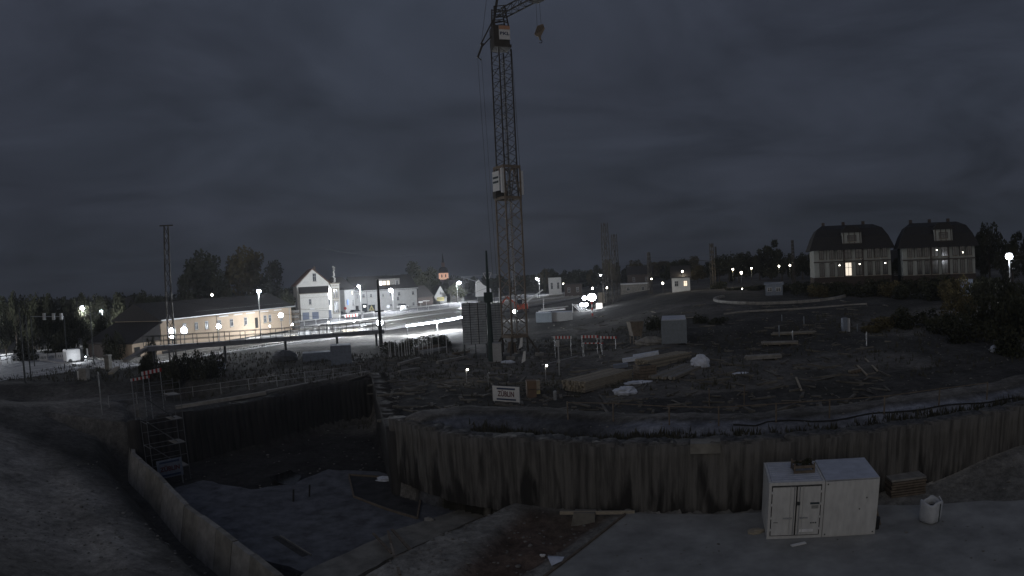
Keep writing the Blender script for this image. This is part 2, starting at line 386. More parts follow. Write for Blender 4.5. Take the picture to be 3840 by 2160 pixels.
# ================================================================ SETTING SHEETS
# railway: direction of the tracks
A0 = Z(1300, 1212, 0); A1 = Z(1688, 1160, 0)
TD = Vector((A1.x-A0.x, A1.y-A0.y, 0)).normalized(); TN = Vector((TD.y, -TD.x, 0))       # TN points towards the camera side
def rw(s, n, z=0.0): return Vector((A0.x+TD.x*s+TN.x*n, A0.y+TD.y*s+TN.y*n, z))
def corner(s0, s1, n0, n1): return [rw(s0, n0), rw(s1, n0), rw(s1, n1), rw(s0, n1)]
for zz_ in [0]: pass
RZ = .45
sheet('trackbed', corner(-75, 150, 1.5, 24), RZ, M_bal, th=.6)
sheet('road', corner(-75, 150, -15, -1.2), RZ-.05, M_asph, th=.5)
pp = sheet('platform', corner(-12, 62, 2.6, 5.6), RZ+.32, M_plat, th=.3)
pp2 = sheet('platform', corner(-30, 22, 13.4, 16.0), RZ+.32, M_plat, th=.3)
sheet('pavement', corner(-75, 150, -1.2, 1.5), RZ+.06, M_plat, th=.3)
sheet('pavement', corner(-75, 150, -18, -15), RZ+.06, M_plat, th=.3)
for nn in (-8.1,):
    mb = MB()
    for s in np.arange(-70, 145, 9): mb.box(rw(s, nn, RZ-.045), (5, .15, .004), math.atan2(TD.y, TD.x))
    o = mb.build('road_markings', M_wht); o['kind'] = 'structure'
TA = math.atan2(TD.y, TD.x)
track_n = (7.6, 11.6, 18.4, 22.0)
for k, nn in enumerate(track_n):
    t = thing('railway_track', ['railway track nearest the bright platform by the road', 'second railway track from the road platform, on pale ballast',
              'railway track just beyond the narrow second platform', 'railway track nearest the dark construction pit'][k], 'railway track', rw(0, nn, RZ), TA, 'railway tracks on the ballast')
    for q in (-.72, .72):
        MB().box((30, q, .27), (200, .07, .16)).build('rail', M_rail, t)
    mb = MB(); 
    for s in np.arange(-70, 130, .65): mb.box((s, 0, .10), (.26, 2.5, .18))
    tag(mb.build('sleepers', M_slp, t), kind='stuff')
# ================================================================ EXCAVATION WALLS
# bored pile wall on the far side of the container level
wt = thing('pile_wall', 'long rough bored pile wall behind the two white containers', 'retaining wall', (0, 0, 0))
_pm = []
for i in range(4):
    mb = MB(); n = 10; lv = 6; rr = random.Random(i); rings = []
    for j in range(lv+1):
        z = 3.9*j/lv; r = .75*(1+rr.uniform(-.02, .02)); ox, oy = rr.uniform(-.03, .03), rr.uniform(-.03, .02)+.58
        rings.append([(ox+r*math.cos(2*math.pi*a/n), oy+r*math.sin(2*math.pi*a/n), z+(rr.uniform(-.12, .12) if j == lv else 0)) for a in range(n)])
    vs = [p for r_ in rings for p in r_]
    fs = [(j*n+a, j*n+(a+1) % n, (j+1)*n+(a+1) % n, (j+1)*n+a) for j in range(lv) for a in range(n)]+[tuple(range(lv*n, lv*n+n))]
    mb.add(vs, fs); me_ = bpy.data.meshes.new('pile'); me_.from_pydata(mb.v, [], mb.f); me_.materials.append(M_pile); me_.shade_smooth(); _pm.append(me_)
def pline(pts, step):
    r = []
    for (a, b) in zip(pts, pts[1:]):
        a = Vector(a); b = Vector(b); d = (b-a).length; n = max(1, int(round(d/step)))
        r += [a+(b-a)*(k/n) for k in range(n)]
    return r+[Vector(pts[-1])]
wl = [WALL[0], (-3.4, 34.6)]+WALL[2:]
for i, p in enumerate(pline(wl, .5)):
    o = bpy.data.objects.new('pile', random.choice(_pm)); col.objects.link(o); o.parent = wt
    o.location = (p.x, p.y, -3.2+random.uniform(-.04, .04)+(0.1 if p.x > -1 else 0)); o.scale = (random.uniform(.85, 1.15), random.uniform(.97, 1.03), random.uniform(.995, 1.01))
# capping beam pieces
for (a, b) in (((8.2, 29.75), (9.6, 29.35)),):
    dx_, dy_ = b[0]-a[0], b[1]-a[1]
    MB().box(((a[0]+b[0])/2, (a[1]+b[1])/2, .66), (math.hypot(dx_, dy_), .95, .5), math.atan2(dy_, dx_)).build('capping_beam', M_slabw, wt)
# second pile wall returning along the deep pit
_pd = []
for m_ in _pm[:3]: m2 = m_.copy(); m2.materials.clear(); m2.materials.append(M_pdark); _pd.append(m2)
wt3 = thing('pile_wall', 'dark pile wall with painted-in shade closing the far side of the deep pit', 'retaining wall', (0, 0, 0))
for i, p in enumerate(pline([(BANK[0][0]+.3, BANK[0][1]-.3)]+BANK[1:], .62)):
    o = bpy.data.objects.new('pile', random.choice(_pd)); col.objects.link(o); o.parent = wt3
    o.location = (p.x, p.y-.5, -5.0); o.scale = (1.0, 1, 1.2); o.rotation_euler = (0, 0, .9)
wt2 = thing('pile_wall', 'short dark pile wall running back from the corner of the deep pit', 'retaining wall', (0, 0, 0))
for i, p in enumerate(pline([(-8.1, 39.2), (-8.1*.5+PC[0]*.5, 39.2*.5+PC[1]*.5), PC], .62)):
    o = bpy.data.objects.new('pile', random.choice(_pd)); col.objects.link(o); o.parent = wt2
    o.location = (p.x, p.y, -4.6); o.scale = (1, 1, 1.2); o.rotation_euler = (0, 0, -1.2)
# low wall of concrete panels on the left edge of the deep pit
lw = thing('panel_wall', 'low sloping concrete panel wall between the left ditch and the deep pit', 'retaining wall', (0, 0, 0))
sl = [Vector(p) for p in pline(SL, 2.4)]
for a, b in zip(sl, sl[1:]):
    d = (b-a); ang = math.atan2(d.y, d.x); m_ = (a+b)/2
    k = m_.length; top = -2.45
    o = MB().prism([(-d.length/2+.02, 0, 0), (-d.length/2+.02, 0, -2.4), (-d.length/2+.02, .95, -2.4), (-d.length/2+.02, .30, 0)], (d.length-.04, 0, 0)).build('panel', M_slabw if random.random() < .5 else M_conc, lw)
    o.location = (m_.x, m_.y, top+random.uniform(-.04, .04)); o.rotation_euler = (0, 0, ang)
# slabs in the deep pit
ZS = -4.12
def rag(pts, z, amp, n=5):
    r = []; q_ = [Z(u_, v_, z) for u_, v_ in pts]
    for a, b in zip(q_, q_[1:]+q_[:1]):
        for k in range(n): p_ = a+(b-a)*(k/n); r.append(Vector((p_.x+random.uniform(-amp, amp)*(k > 0), p_.y+random.uniform(-amp, amp)*(k > 0), 0)))
    return r
slab = sheet('pit_slab', rag([(700, 1900), (640, 1835), (760, 1800), (940, 1835), (1100, 1815), (1230, 1760), (1420, 1768), (1600, 1800), (1760, 1850), (1840, 1890), (1480, 2010), (1160, 2155), (960, 2090)], ZS, .16), ZS, M_slab, th=.3)
sheet('concrete_strip', rag([(1838, 1885), (1760, 1900), (1490, 1985), (1160, 2135), (1100, 2185), (1300, 2180), (1480, 2085), (1700, 1985), (1838, 1925)], ZS+.1, .05), ZS+.12, M_slabw, th=.3)
rc = [Z(u_, v_, ZS) for u_, v_ in ((1308, 1783), (1327, 1865), (1450, 1912), (1565, 1947), (1575, 1890), (1580, 1842), (1528, 1820), (1416, 1790))]
mr_ = thing('lift_pit_recess', 'dark boarded recess in the right part of the deep pit slab', 'recess', (0, 0, 0))
st_ = thing('drain_slot', 'dark narrow drain slot in the near part of the deep pit slab', 'slot', (0, 0, 0))
a_ = Z(1030, 2012, ZS); b_ = Z(1145, 2085, ZS); MB().bar((a_.x, a_.y, ZS), (b_.x, b_.y, ZS), .35, .02).build('slot_floor', M_pdark, st_)
MB().bar((a_.x+.3, a_.y+.1, ZS+.03), (b_.x+.3, b_.y+.1, ZS+.03), .08, .07).build('edge_board', M_slabw, st_)
for k, (u_, v_) in enumerate(((1100, 1880), (1160, 1862))):
    p = Z(u_, v_, ZS); tag(MB().bar((p.x, p.y, ZS), (p.x+.12, p.y, ZS+.8), .09).build('starter_post', M_dark), ['left small dark post on the pit slab', 'right small dark post on the pit slab'][k], 'post')
pu = thing('puddle', 'dark puddle of water at the far edge of the pit slab', 'puddle', (0, 0, 0))
MB().add([(p_.x, p_.y, ZS+.006) for p_ in rag([(1010, 1790), (1090, 1762), (1130, 1785), (1105, 1818), (1050, 1812)], ZS, .1, 3)], [tuple(range(15))]).build('water', mat('dark_water', (.012, .012, .012), rough=.08, var=.1, spec=.5), pu)
cxm = sum((p for p in rc), Vector())/len(rc)
MB().add([(p.x, p.y, ZS+.005) for p in rc], [tuple(range(8))]).build('recess_floor', mat('dark_recess_tone', (.04, .039, .04), var=.5, world=True, scale=1.5), mr_)  # flat darker sheet laid on the slab top
for a, b in zip(rc, rc[1:]+rc[:1]):
    MB().bar((a.x, a.y, ZS+.06), (b.x, b.y, ZS+.06), .10, .12).build('edge_board', M_woodd, mr_)
slabA = sheet('container_slab', [Z(2040, 2175, -2.62), Z(2350, 1932, -2.62), (9.2, 28.4, 0), (16, 27.0, 0), (19, 25.4, 0), (24, 23.5, 0), (34, 20, 0), (40, 8, 0), (2.5, 8, 0)], -2.50, mat('working_slab', (.30, .30, .285), scale=.6, var=.3, bump=.2, world=True), th=.3)
# slab edge form board
e0 = Z(2050, 2165, -2.5); e1 = Z(2352, 1930, -2.5)
fb = thing('edge_formwork', 'long timber form board along the slab edge beside the muddy strip', 'formwork', (0, 0, 0))
MB().bar((e0.x-.1, e0.y, -2.52), (e1.x-.1, e1.y, -2.52), .10, .22).build('board', M_woodd, fb)
e2 = Z(2100, 1940, -2.7); e3 = Z(2380, 1938, -2.7)
MB().bar((e2.x, e2.y, -2.45), (e3.x, e3.y, -2.45), .12, .16).build('beam', M_wood, fb)
# black pit boundary in the far bank: earth steps
for k, (pa, pb, w_, lab) in enumerate((((660, 1532), (1000, 1478), .5, 'long pale kerb beam on the far bank of the deep pit, left part'),
                                 ((1000, 1476), (1385, 1400), .4, 'long pale kerb beam on the far bank of the deep pit, right part'))):
    a = Gp(*pa, .12); b = Gp(*pb, .12)
    tag(MB().bar(a, b, w_, .3).build('kerb_beam', M_conc), lab, 'kerb beam')
# ================================================================ DARK PILES OF THE CRANE
def lattice(name, parent, z0, z1, w, m, chord, brace, bay, cap=True):
    """square lattice mast section with chords, braces and end frames, as parts"""
    h = w/2
    for a, b in ((-h, -h), (h, -h), (h, h), (-h, h)):
        MB().bar((a, b, z0), (a, b, z1), chord).build('chord', m, parent)
    n = max(1, int(round((z1-z0)/bay))); bz = (z1-z0)/n
    for f in range(4):
        R = Matrix.Rotation(f*math.pi/2, 3, 'Z')
        for k in range(n):
            za, zb = z0+k*bz, z0+(k+1)*bz
            zm = (za+zb)/2
            MB().bar(R @ Vector((-h, -h, za)), R @ Vector((h, -h, zm)), brace).build('brace', m, parent)
            MB().bar(R @ Vector((h, -h, zm)), R @ Vector((-h, -h, zb)), brace).build('brace', m, parent)
cr0 = Z(1900, 1345, 0); crd = math.hypot(cr0.x, cr0.y)
crx, cry = (Z(1945, 1340, 0).x), cr0.y
crane = thing('tower_crane', 'tall lattice tower crane standing in the middle with its cab cut by the top edge', 'tower crane', (0, 0, 0))
craz = math.radians(33)
mast_low = bpy.data.objects.new('lower_mast', None); col.objects.link(mast_low); mast_low.parent = crane
crane.location = (crx-.32, cry+.9, 0.1); crane.rotation_euler = (0, 0, craz)
zt1 = 17.6; zt2 = 37.25
lattice('lower', mast_low, 2.3, zt1, 2.0, M_crane, .15, .07, 2.55)
# base: cross frame, feet and ballast
basef = bpy.data.objects.new('base_frame', None); col.objects.link(basef); basef.parent = crane
for a, b in ((-1, -1), (1, -1), (1, 1), (-1, 1)):
    MB().bar((a*1.0, b*1.0, 2.3), (a*1.9, b*1.9, .35), .2).build('leg', M_craneb, basef)
    MB().box((a*1.9, b*1.9, .2), (.7, .7, .35)).build('foot', M_conc, basef)
    MB().bar((a*1.0, b*1.0, .5), (a*1.0, b*1.0, 2.3), .16).build('post', M_craneb, basef)
for f in range(4):
    R = Matrix.Rotation(f*math.pi/2, 3, 'Z')
    MB().bar(R @ Vector((-1.0, -1.08, 2.32)), R @ Vector((1.0, -1.08, 2.32)), .12, .32).build('end_beam', M_crane, basef)
MB().prism([(-.9, -.5, .5), (-.1, -.5, .5), (-.3, -.5, 1.7), (-.6, -.5, 1.7)], (0, .9, 0)).build('winch_cover', M_crane, basef)
upm = bpy.data.objects.new('upper_mast', None); col.objects.link(upm); upm.parent = crane
lattice('upper', upm, zt1, zt2-2.0, 1.65, M_craneb, .12, .06, 1.55)
# climbing cage at the joint
cage = bpy.data.objects.new('climbing_cage', None); col.objects.link(cage); cage.parent = crane
zc0, zc1 = zt1+.1, zt1+3.6
for a, b in ((-1.05, -1.05), (1.05, -1.05), (1.05, 1.05), (-1.05, 1.05)):
    MB().bar((a, b, zc0), (a, b, zc1), .14).build('post', M_crane, cage)
for f in range(4):
    R = Matrix.Rotation(f*math.pi/2, 3, 'Z')
    for z in (zc0, zc1): MB().bar(R @ Vector((-1.05, -1.12, z)), R @ Vector((1.05, -1.12, z)), .1, .3).build('end_beam', M_crane, cage)
    MB().bar(R @ Vector((-1.05, -1.05, zc0)), R @ Vector((0, -1.05, zc1)), .08).build('brace', M_crane, cage)
    MB().bar(R @ Vector((0, -1.05, zc1)), R @ Vector((1.05, -1.05, zc0)), .08).build('brace', M_crane, cage)
    MB().bar(R @ Vector((-1.05, -1.05, (zc0+zc1)/2)), R @ Vector((1.05, -1.05, (zc0+zc1)/2)), .07).build('brace', M_crane, cage)
MB().box((-1.25, -.95, zc0+1.9), (.34, .28, 2.7)).build('guide_board', M_wht, cage)
MB().box((1.25, -.95, zc0+1.7), (.34, .28, 2.7)).build('guide_board', M_wht, cage)
MB().box((-1.5, .0, zc0+1.9), (.08, 1.3, 2.2)).build('sign_board', M_wht, cage)
MB().box((-1.55, 0, zc0+2.3), (.03, 1.1, .22)).build('sign_stripe', M_ink, cage)
MB().box((-1.55, 0, zc0+1.8), (.03, 1.1, .22)).build('sign_stripe', M_ink, cage)
MB().box((-.5, .8, zc0+.5), (1.6, .7, .9)).build('winch_box', M_craneb, cage)
# ladder and cable strips inside the lower mast
lad = bpy.data.objects.new('ladder', None); col.objects.link(lad); lad.parent = crane
for a in (.25, .6): MB().bar((a, .3, .6), (a, .3, zt2-2.5), .05).build('stile', M_steel, lad)
mb = MB()
for z in np.arange(.8, zt2-2.6, .3): mb.bar((.25, .3, z), (.6, .3, z), .03)
tag(mb.build('rungs', M_steel, lad), kind='stuff')
for z in (15.9, 13.6, 11.0): MB().bar((-.9, .1, z), (.9, -.3, z+.1), .07).build('rest_platform', M_steel, crane)
# slewing section, cab sign and head
hd = bpy.data.objects.new('head', None); col.objects.link(hd); hd.parent = crane; hd.rotation_euler = (0, 0, math.radians(-17)); hd.location = (0, 0, .15)
MB().box((0, 0, zt2-1.9), (2.0, 2.0, .35)).build('slewing_ring', M_craneb, hd)
MB().box((-.1, 0, zt2-.55), (1.9, 1.8, 2.5)).build('machine_housing', M_craneb, hd)
MB().box((.22, -1.0, zt2-.28), (1.3, .08, 1.75)).build('sign_panel', M_wht, hd)
MB().box((.22, -1.05, zt2+.36), (1.3, .03, .46)).build('sign_panel', M_orangesign, hd)
text('BKL', .54, hd, (.22, -1.05, zt2-.42), (math.pi/2, 0, 0), M_inkblue, 'lettering', stretch=1.25, bold=.02)
MB().bar((-.9, -.2, zt2+.8), (-.1, -.1, zt2+5), .26).build('head_leg', M_craneb, hd)
for a, b in ((-.85, -.7), (.85, -.7), (.85, .7), (-.85, .7)):
    MB().bar((a, b, zt2+.6), (a*.75-.1, b*.75, zt2+3.3), .14).build('head_chord', M_craneb, hd)
for k in range(8):
    z = zt2+.8+k*.34
    MB().bar((-.85, -.65, z), (.75, -.6, z+.3*(1 if k % 2 else -1)), .09).build('head_brace', M_craneb, hd)
    MB().bar((-.8, .6, z), (.7, .55, z+.3), .09).build('head_brace', M_craneb, hd)
# jib: level, swung towards the camera's right, so it climbs out of the picture
hk = at(2022, 112, 67.5); zj = at(1903, 58, 72).z
cl0 = crane.location; Rc = Matrix.Rotation(-craz, 3, 'Z')
jd = Vector((hk.x-cl0.x, hk.y-cl0.y, 0)).normalized(); js = Vector((jd.y, -jd.x, 0))
def jl(t_, s__, z_): return Rc @ (jd*t_+js*s__)+Vector((0, 0, z_-cl0.z))
JL = 26.0; jb = bpy.data.objects.new('jib', None); col.objects.link(jb); jb.parent = crane
for (s__, dz_) in ((-.55, 0), (.55, 0), (0, 1.15)): MB().bar(jl(.4, s__, zj+dz_), jl(JL, s__*.8, zj+dz_*.8), .13).build('jib_chord', M_craneb, jb)
for k in range(20):
    t0_, t1_, t2_ = .4+k*1.28, .4+(k+.5)*1.28, .4+(k+1)*1.28
    for s__ in (-.55, .55):
        MB().bar(jl(t0_, s__, zj), jl(t1_, 0, zj+1.1), .06).build('jib_brace', M_craneb, jb); MB().bar(jl(t1_, 0, zj+1.1), jl(t2_, s__, zj), .06).build('jib_brace', M_craneb, jb)
    MB().bar(jl(t0_, -.55, zj), jl(t0_, .55, zj), .06).build('jib_brace', M_craneb, jb)
thk = math.hypot(hk.x-cl0.x, hk.y-cl0.y)
MB().box(jl(thk, 0, zj-.15), (1.3, 1.2, .25), math.atan2(jd.y, jd.x)-craz).build('trolley', M_craneb, jb)
# back struts reaching down left to the hanging counterweight ropes
MB().bar((-.85, -.3, zt2+1.6), (-2.5, -.3, zt2-1.7), .15).build('back_strut', M_craneb, hd)
MB().bar((-.9, .3, zt2-.2), (-2.5, -.2, zt2-2.1), .12).build('back_strut', M_craneb, hd)
MB().bar((-2.2, -.3, zt2-1.5), (-2.9, -.3, zt2-3.3), .22).build('strut_end', M_craneb, hd)
MB().bar((-2.9, -.3, zt2-3.2), (-2.5, -.3, zt2-3.6), .10).build('rope_pulley', M_craneb, hd)
MB().bar((-1.3, -.3, zt2+6), (-2.4, -.3, zt2-1.6), .035).build('guy_rope', M_craneb, hd)
for a in (-2.9, -2.45): MB().bar((a, -.3, zt2-3.3), (a+.75, -.3, 4), .025).build('hoist_rope', M_craneb, hd)
MB().bar((1.25, -.8, zt1+3.3), (.95, -.8, zt2-2), .03).build('power_cable', M_craneb, crane)
# hook block hanging in the air
hb = thing('hook_block', 'orange crane hook block hanging in the sky to the right of the mast', 'hook block', hk, 0)
MB().prism([(-.55, -.12, -.5), (-.2, -.12, .45), (.45, -.12, .65), (.6, -.12, .1), (.15, -.12, -.75), (-.3, -.12, -.8)], (0, .24, 0)).build('pulley_housing', M_crane, hb)
for k in range(4): MB().bar((-.45+.2*k, -.16, -.5+.1*k), (-.1+.2*k, -.16, .4), .05).build('side_plate', M_craneb, hb)
MB().bar((.0, 0, -.7), (.05, 0, -1.2), .22).build('swivel', M_crane, hb)
ho = MB()
pts = [Vector((.05+.18*math.sin(a), 0, -1.38-.18*math.cos(a)*-1)) for a in np.linspace(-.3, 4.2, 9)]
for a, b in zip(pts, pts[1:]): ho.bar(a, b, .09, n=6)
ho.build('hook', M_dsteel, hb)
for a in (-.2, .25): MB().bar((a, 0, .5), (a*.8, 0, zj-hk.z-.1), .03).build('hoist_rope', M_dsteel, hb)
# ================================================================ LAMPS
def street_lamp(base, head, power, label, rg=.34, ground_z=None, group='street lamps beside the railway', dist=None):
    p = G(*base)
    if dist: p = at(base[0], base[1], dist); p.z = gz(p.x, p.y)
    if ground_z is not None: p.z = ground_z
    hz = up(head[0], head[1], p); hh_ = max(2.0, hz-p.z)
    hp = at(head[0], head[1], math.hypot(p.x, p.y))
    t = thing('street_lamp', label, 'street lamp', p, 0, group)
    MB().bar((0, 0, 0), (0, 0, hh_-.1), .16, n=8, w2=.09).build('pole', M_wht, t)
    MB().box((.08, 0, .5), (.24, .2, .9)).build('pole_foot', M_steel, t)
    l = Vector((hp.x-p.x, hp.y-p.y, 0))
    if l.length < .05: l = Vector((-.5, 0, 0))
    MB().bar((0, 0, hh_-.12), (l.x, l.y, hh_+.12), .07, n=6).build('arm', M_steel, t)
    MB().ball((l.x, l.y, hh_+.02), (rg, rg, rg*.75), 12, 8).build('globe', M_lamp, t, True)
    MB().box((l.x, l.y, hh_+.78*rg), (rg*1.1, rg*.8, .08)).build('lamp_cover', M_steel, t)
    if power: pt_light((l.x, l.y, hh_-.85*rg-.12), power, .2, parent=t)
    return t
street_lamp((978, 1245), (971, 1092), 2600, 'street lamp in front of the ochre station building', dist=104)
street_lamp((1226, 1200), (1230, 1090), 19000, 'very bright street lamp at the corner of the white gabled house', rg=.6)
street_lamp((1357, 1205), (1345, 1074), 15000, 'street lamp between the gabled house and the cross-shaped mast', dist=146)
street_lamp((1476, 1160), (1465, 1088), 9000, 'starry street lamp in front of the long two-storey house', rg=.6, dist=184)
street_lamp((1717, 1143), (1722, 1060), 14000, 'street lamp left of the crane beside the yellow town sign', rg=.6)
street_lamp((2024, 1110), (2013, 1045), 3500, 'street lamp just right of the crane mast', rg=.55)
street_lamp((2263, 1100), (2252, 1032), 1000, 'street lamp behind the floodlit work area')
street_lamp((330, 1290), (309, 1155), 1300, 'lone street lamp among the dark trees at far left', rg=.55)
pR = at(3785, 985, 95)
t = thing('street_lamp', 'glaring street lamp above the bushes at the right edge', 'street lamp', (pR.x, pR.y, gz(pR.x, pR.y)), 0, 'street lamps beside the railway')
hz = up(3785, 962, pR)-gz(pR.x, pR.y)
MB().bar((0, 0, 0), (0, 0, hz-.3), .16, n=8).build('pole', M_wht, t); MB().ball((0, 0, hz), (.55, .55, .42), 12, 8).build('globe', M_lamp, t, True)
MB().box((0, 0, hz+.45), (.6, .5, .08)).build('lamp_cover', M_steel, t); pt_light((0, 0, hz-.65), 500, .2, parent=t)
def floodlight(u, v, ground, r, power, label, dist=None):
    p = G(*ground)
    if dist: p = at(u, v, dist); p.z = gz(p.x, p.y)
    hp = at(u, v, math.hypot(p.x, p.y)); t = thing('floodlight', label, 'floodlight', (hp.x, hp.y, p.z), 0, 'floodlights on stands')
    h = max(.8, hp.z-p.z)
    for a in (0, 2.1, 4.2): MB().bar((0, 0, .7), (.5*math.cos(a), .5*math.sin(a), 0), .05).build('leg', M_dsteel, t)
    MB().bar((0, 0, .6), (0, 0, h-.1), .07).build('stand', M_dsteel, t)
    MB().box((0, .18, h), (r*1.9, .16, r*1.6)).build('housing', M_dsteel, t)
    MB().ball((0, 0, h), (r, .22, r*.85), 12, 8).build('lens', M_flood, t, True)
    if power: pt_light((0, -.6, h-.1), power, .2, parent=t)
    return t
floodlight(1424, 1210, (1424, 1262), .55, 900, 'blazing floodlight at the foot of the cross-shaped mast')
floodlight(2219, 1115, (2219, 1160), .95, 500, 'largest floodlight of the work area right of the crane')
floodlight(2192, 1118, (2192, 1160), .5, 200, 'upper left floodlight of the work area right of the crane')
floodlight(2182, 1143, (2182, 1166), .45, 150, 'lower left floodlight of the twin pair by the rails')
floodlight(2198, 1143, (2198, 1166), .45, 150, 'lower right floodlight of the twin pair by the rails')
floodlight(1931, 1168, (1931, 1200), .45, 150, 'small floodlight seen through the crane mast')
floodlight(645, 1240, (640, 1290), .42, 130, 'round floodlight beside the lattice catenary mast', dist=88)
floodlight(690, 1239, (690, 1290), .48, 130, 'round floodlight in front of the first station window', dist=89)
floodlight(644, 1263, (644, 1292), .25, 0, 'small low floodlight under the lattice catenary mast', dist=88)
floodlight(820, 1224, (820, 1262), .36, 200, 'tilted floodlight by the station downpipe', dist=96)
floodlight(1053, 1182, (1053, 1225), .42, 250, 'round floodlight before the last station window', dist=108)
# string of light tubes over the trench
ta = G(1524, 1262); tb = G(1746, 1232); ds_ = math.hypot(ta.x, ta.y); de_ = math.hypot(tb.x, tb.y)
lt = thing('light_tube_string', 'long glowing white light tube slung over the bright trench', 'light tube', (0, 0, 0))
pa = at(1524, 1222, ds_); pb = at(1600, 1212, ds_*.75+de_*.25); pc = at(1742, 1188, de_)
prev = pa
for k in range(1, 15):
    f = k/14; q = (pa*(1-f)+pc*f); q.z -= .35*math.sin(f*math.pi)*.3
    MB().bar(prev, prev+(q-prev)*.97, .34, .34, n=8).build('tube', M_tube, lt, True)
    MB().bar(prev+Vector((0, 0, .15)), prev+Vector((0, 0, .5)), .05).build('bracket', M_dsteel, lt)
    if k in (3, 8, 12): pt_light(prev+Vector((0, -.6, -.6)), 3500, .4, parent=lt)
    prev = q
for f in (0, .5, 1):
    q = pa*(1-f)+pc*f; MB().bar((q.x, q.y+.3, gz(q.x, q.y)), (q.x, q.y+.3, q.z+.5), .08).build('post', M_dsteel, lt)
# ================================================================ BUILDINGS
def frame(pa, pb):
    """origin at pa, x towards pb, y away from the camera"""
    d = Vector((pb.x-pa.x, pb.y-pa.y, 0)); return d.length, math.atan2(d.y, d.x)
def window(parent, x, z, w, h, y=0, lit=None, frame_m=None, arch=False, mull=True, sill=True, name='window'):
    fm = frame_m or M_frame
    wv = MB()
    wv.box((x-w/2+.04, y-.03, z+h/2), (.08, .12, h)).box((x+w/2-.04, y-.03, z+h/2), (.08, .12, h)).box((x, y-.03, z+h-.04), (w-.16, .12, .08)).box((x, y-.03, z+.04), (w-.16, .12, .08))
    if mull: wv.box((x, y-.035, z+h/2), (.06, .10, h-.16)).box((x, y-.04, z+h*.62), (w-.16, .09, .06))
    f = wv.build(name, fm, parent)
    MB().box((x, y-.012, z+h/2), (w-.16, .03, h-.16)).build('pane', lit or M_glass, f)
    if sill: MB().box((x, y-.10, z-.05), (w+.2, .2, .1)).build('sill', M_trim, f)
    return f
def gable_roof(parent, L_, Wd, ze, zr, m, over=.35, along='x', name='roof'):
    mb = MB(); th = .22
    if along == 'x':
        for s in (-1, 1):
            y0 = Wd/2+s*(Wd/2+over); z0 = ze-over*(zr-ze)/(Wd/2)
            mb.prism([(-over, y0, z0), (-over, Wd/2, zr), (-over, Wd/2, zr+th), (-over, y0, z0+th)], (L_+2*over, 0, 0))
    else:
        for s in (-1, 1):
            x0 = L_/2+s*(L_/2+over); z0 = ze-over*(zr-ze)/(L_/2)
            mb.prism([(x0, -over, z0), (L_/2, -over, zr), (L_/2, -over, zr+th), (x0, -over, z0+th)], (0, Wd+2*over, 0))
    return mb.build(name, m, parent)
# ---- ochre station building
pl = at(600, 1200, 97.5); pr = at(1091, 1150, 126); pl.z = pr.z = 0
Ls, An = frame(pl, pr)
st = thing('station_building', 'long low ochre station building with a dark roof and tall windows', 'building', (pl.x, pl.y, RZ-.4), An)
ez = up(1091, 1152, pr)-(RZ-.4); ez2 = up(600, 1200, pl)-(RZ-.4); ez = (ez+ez2)/2
MB().box((Ls/2, 5, ez/2), (Ls, 10, ez)).build('wall', M_ochre, st)
MB().box((Ls/2, 4.99, .45), (Ls+.12, 10.1, .9)).build('plinth', M_dark, st)
mb = MB(); mb.prism([(-.5, -.7, ez+.02), (-.5, 5, ez+2.6), (-.5, 10.7, ez+.02)], (Ls+1, 0, 0)); mb.build('roof', M_roof, st)
MB().box((Ls/2, -.74, ez+.06), (Ls+1, .16, .16)).build('gutter', M_steel, st)
MB().box((Ls/2, -.35, ez-.03), (Ls+.8, .68, .08)).build('soffit', M_conc, st)
MB().box((Ls*.62, 1.2, ez+.72), (Ls*.72, .5, .12)).build('snow_guard', M_steel, st)
def u2x(u, v, org, L_, An_):
    """x along a facade hit by the line of sight through (u, v)"""
    q = ray(u, v); c, s = math.cos(An_), math.sin(An_)
    # solve org + x*(c,s) = k*(qx,qy)
    det = c*(-q.y)-s*(-q.x); rx = -org.x; ry = -org.y
    x = (rx*(-q.y)-ry*(-q.x))/det; k = (c*ry-s*rx)/det
    return x, H+q.z*k
def win_px(parent, org, An_, u0, v0, u1, v1, **k):
    xa, za = u2x(u0, v0, org, 0, An_); xb, zb = u2x(u1, v1, org, 0, An_)
    return window(parent, (xa+xb)/2, min(za, zb)-org.z, abs(xb-xa), abs(za-zb), **k)
so_ = Vector((pl.x, pl.y, RZ-.4))
sc5 = 520/2576
for (a, b, c_, d) in ((515, 560, 590, 690), (738, 540, 805, 670), (930, 520, 1000, 660), (1168, 495, 1235, 640), (1392, 478, 1458, 612), (1655, 448, 1717, 585), (2020, 412, 2078, 540), (2110, 400, 2165, 528), (2320, 390, 2378, 505)):
    win_px(st, so_, An, 580+a*sc5, 1100+b*sc5, 580+c_*sc5, 1100+d*sc5, frame_m=M_frame)
xa, za = u2x(580+1860*sc5, 1100+455*sc5, so_, 0, An); xb, zb = u2x(580+1920*sc5, 1100+640*sc5, so_, 0, An)
MB().box(((xa+xb)/2, -.03, (za+zb)/2-so_.z), (xb-xa, .1, za-zb)).build('door', M_dark, st)
for u in (1150, 2500):
    xa, za = u2x(580+u*sc5, 1100+500*sc5, so_, 0, An); MB().bar((xa, -.12, .3), (xa, -.12, ez), .12, n=6).build('downpipe', M_steel, st)
for k in (.42, .53, .63, .75, .87): MB().box((Ls*k, -.04, ez-.35), (Ls*.07, .06, .18)).build('frieze_strip', M_wht, st)
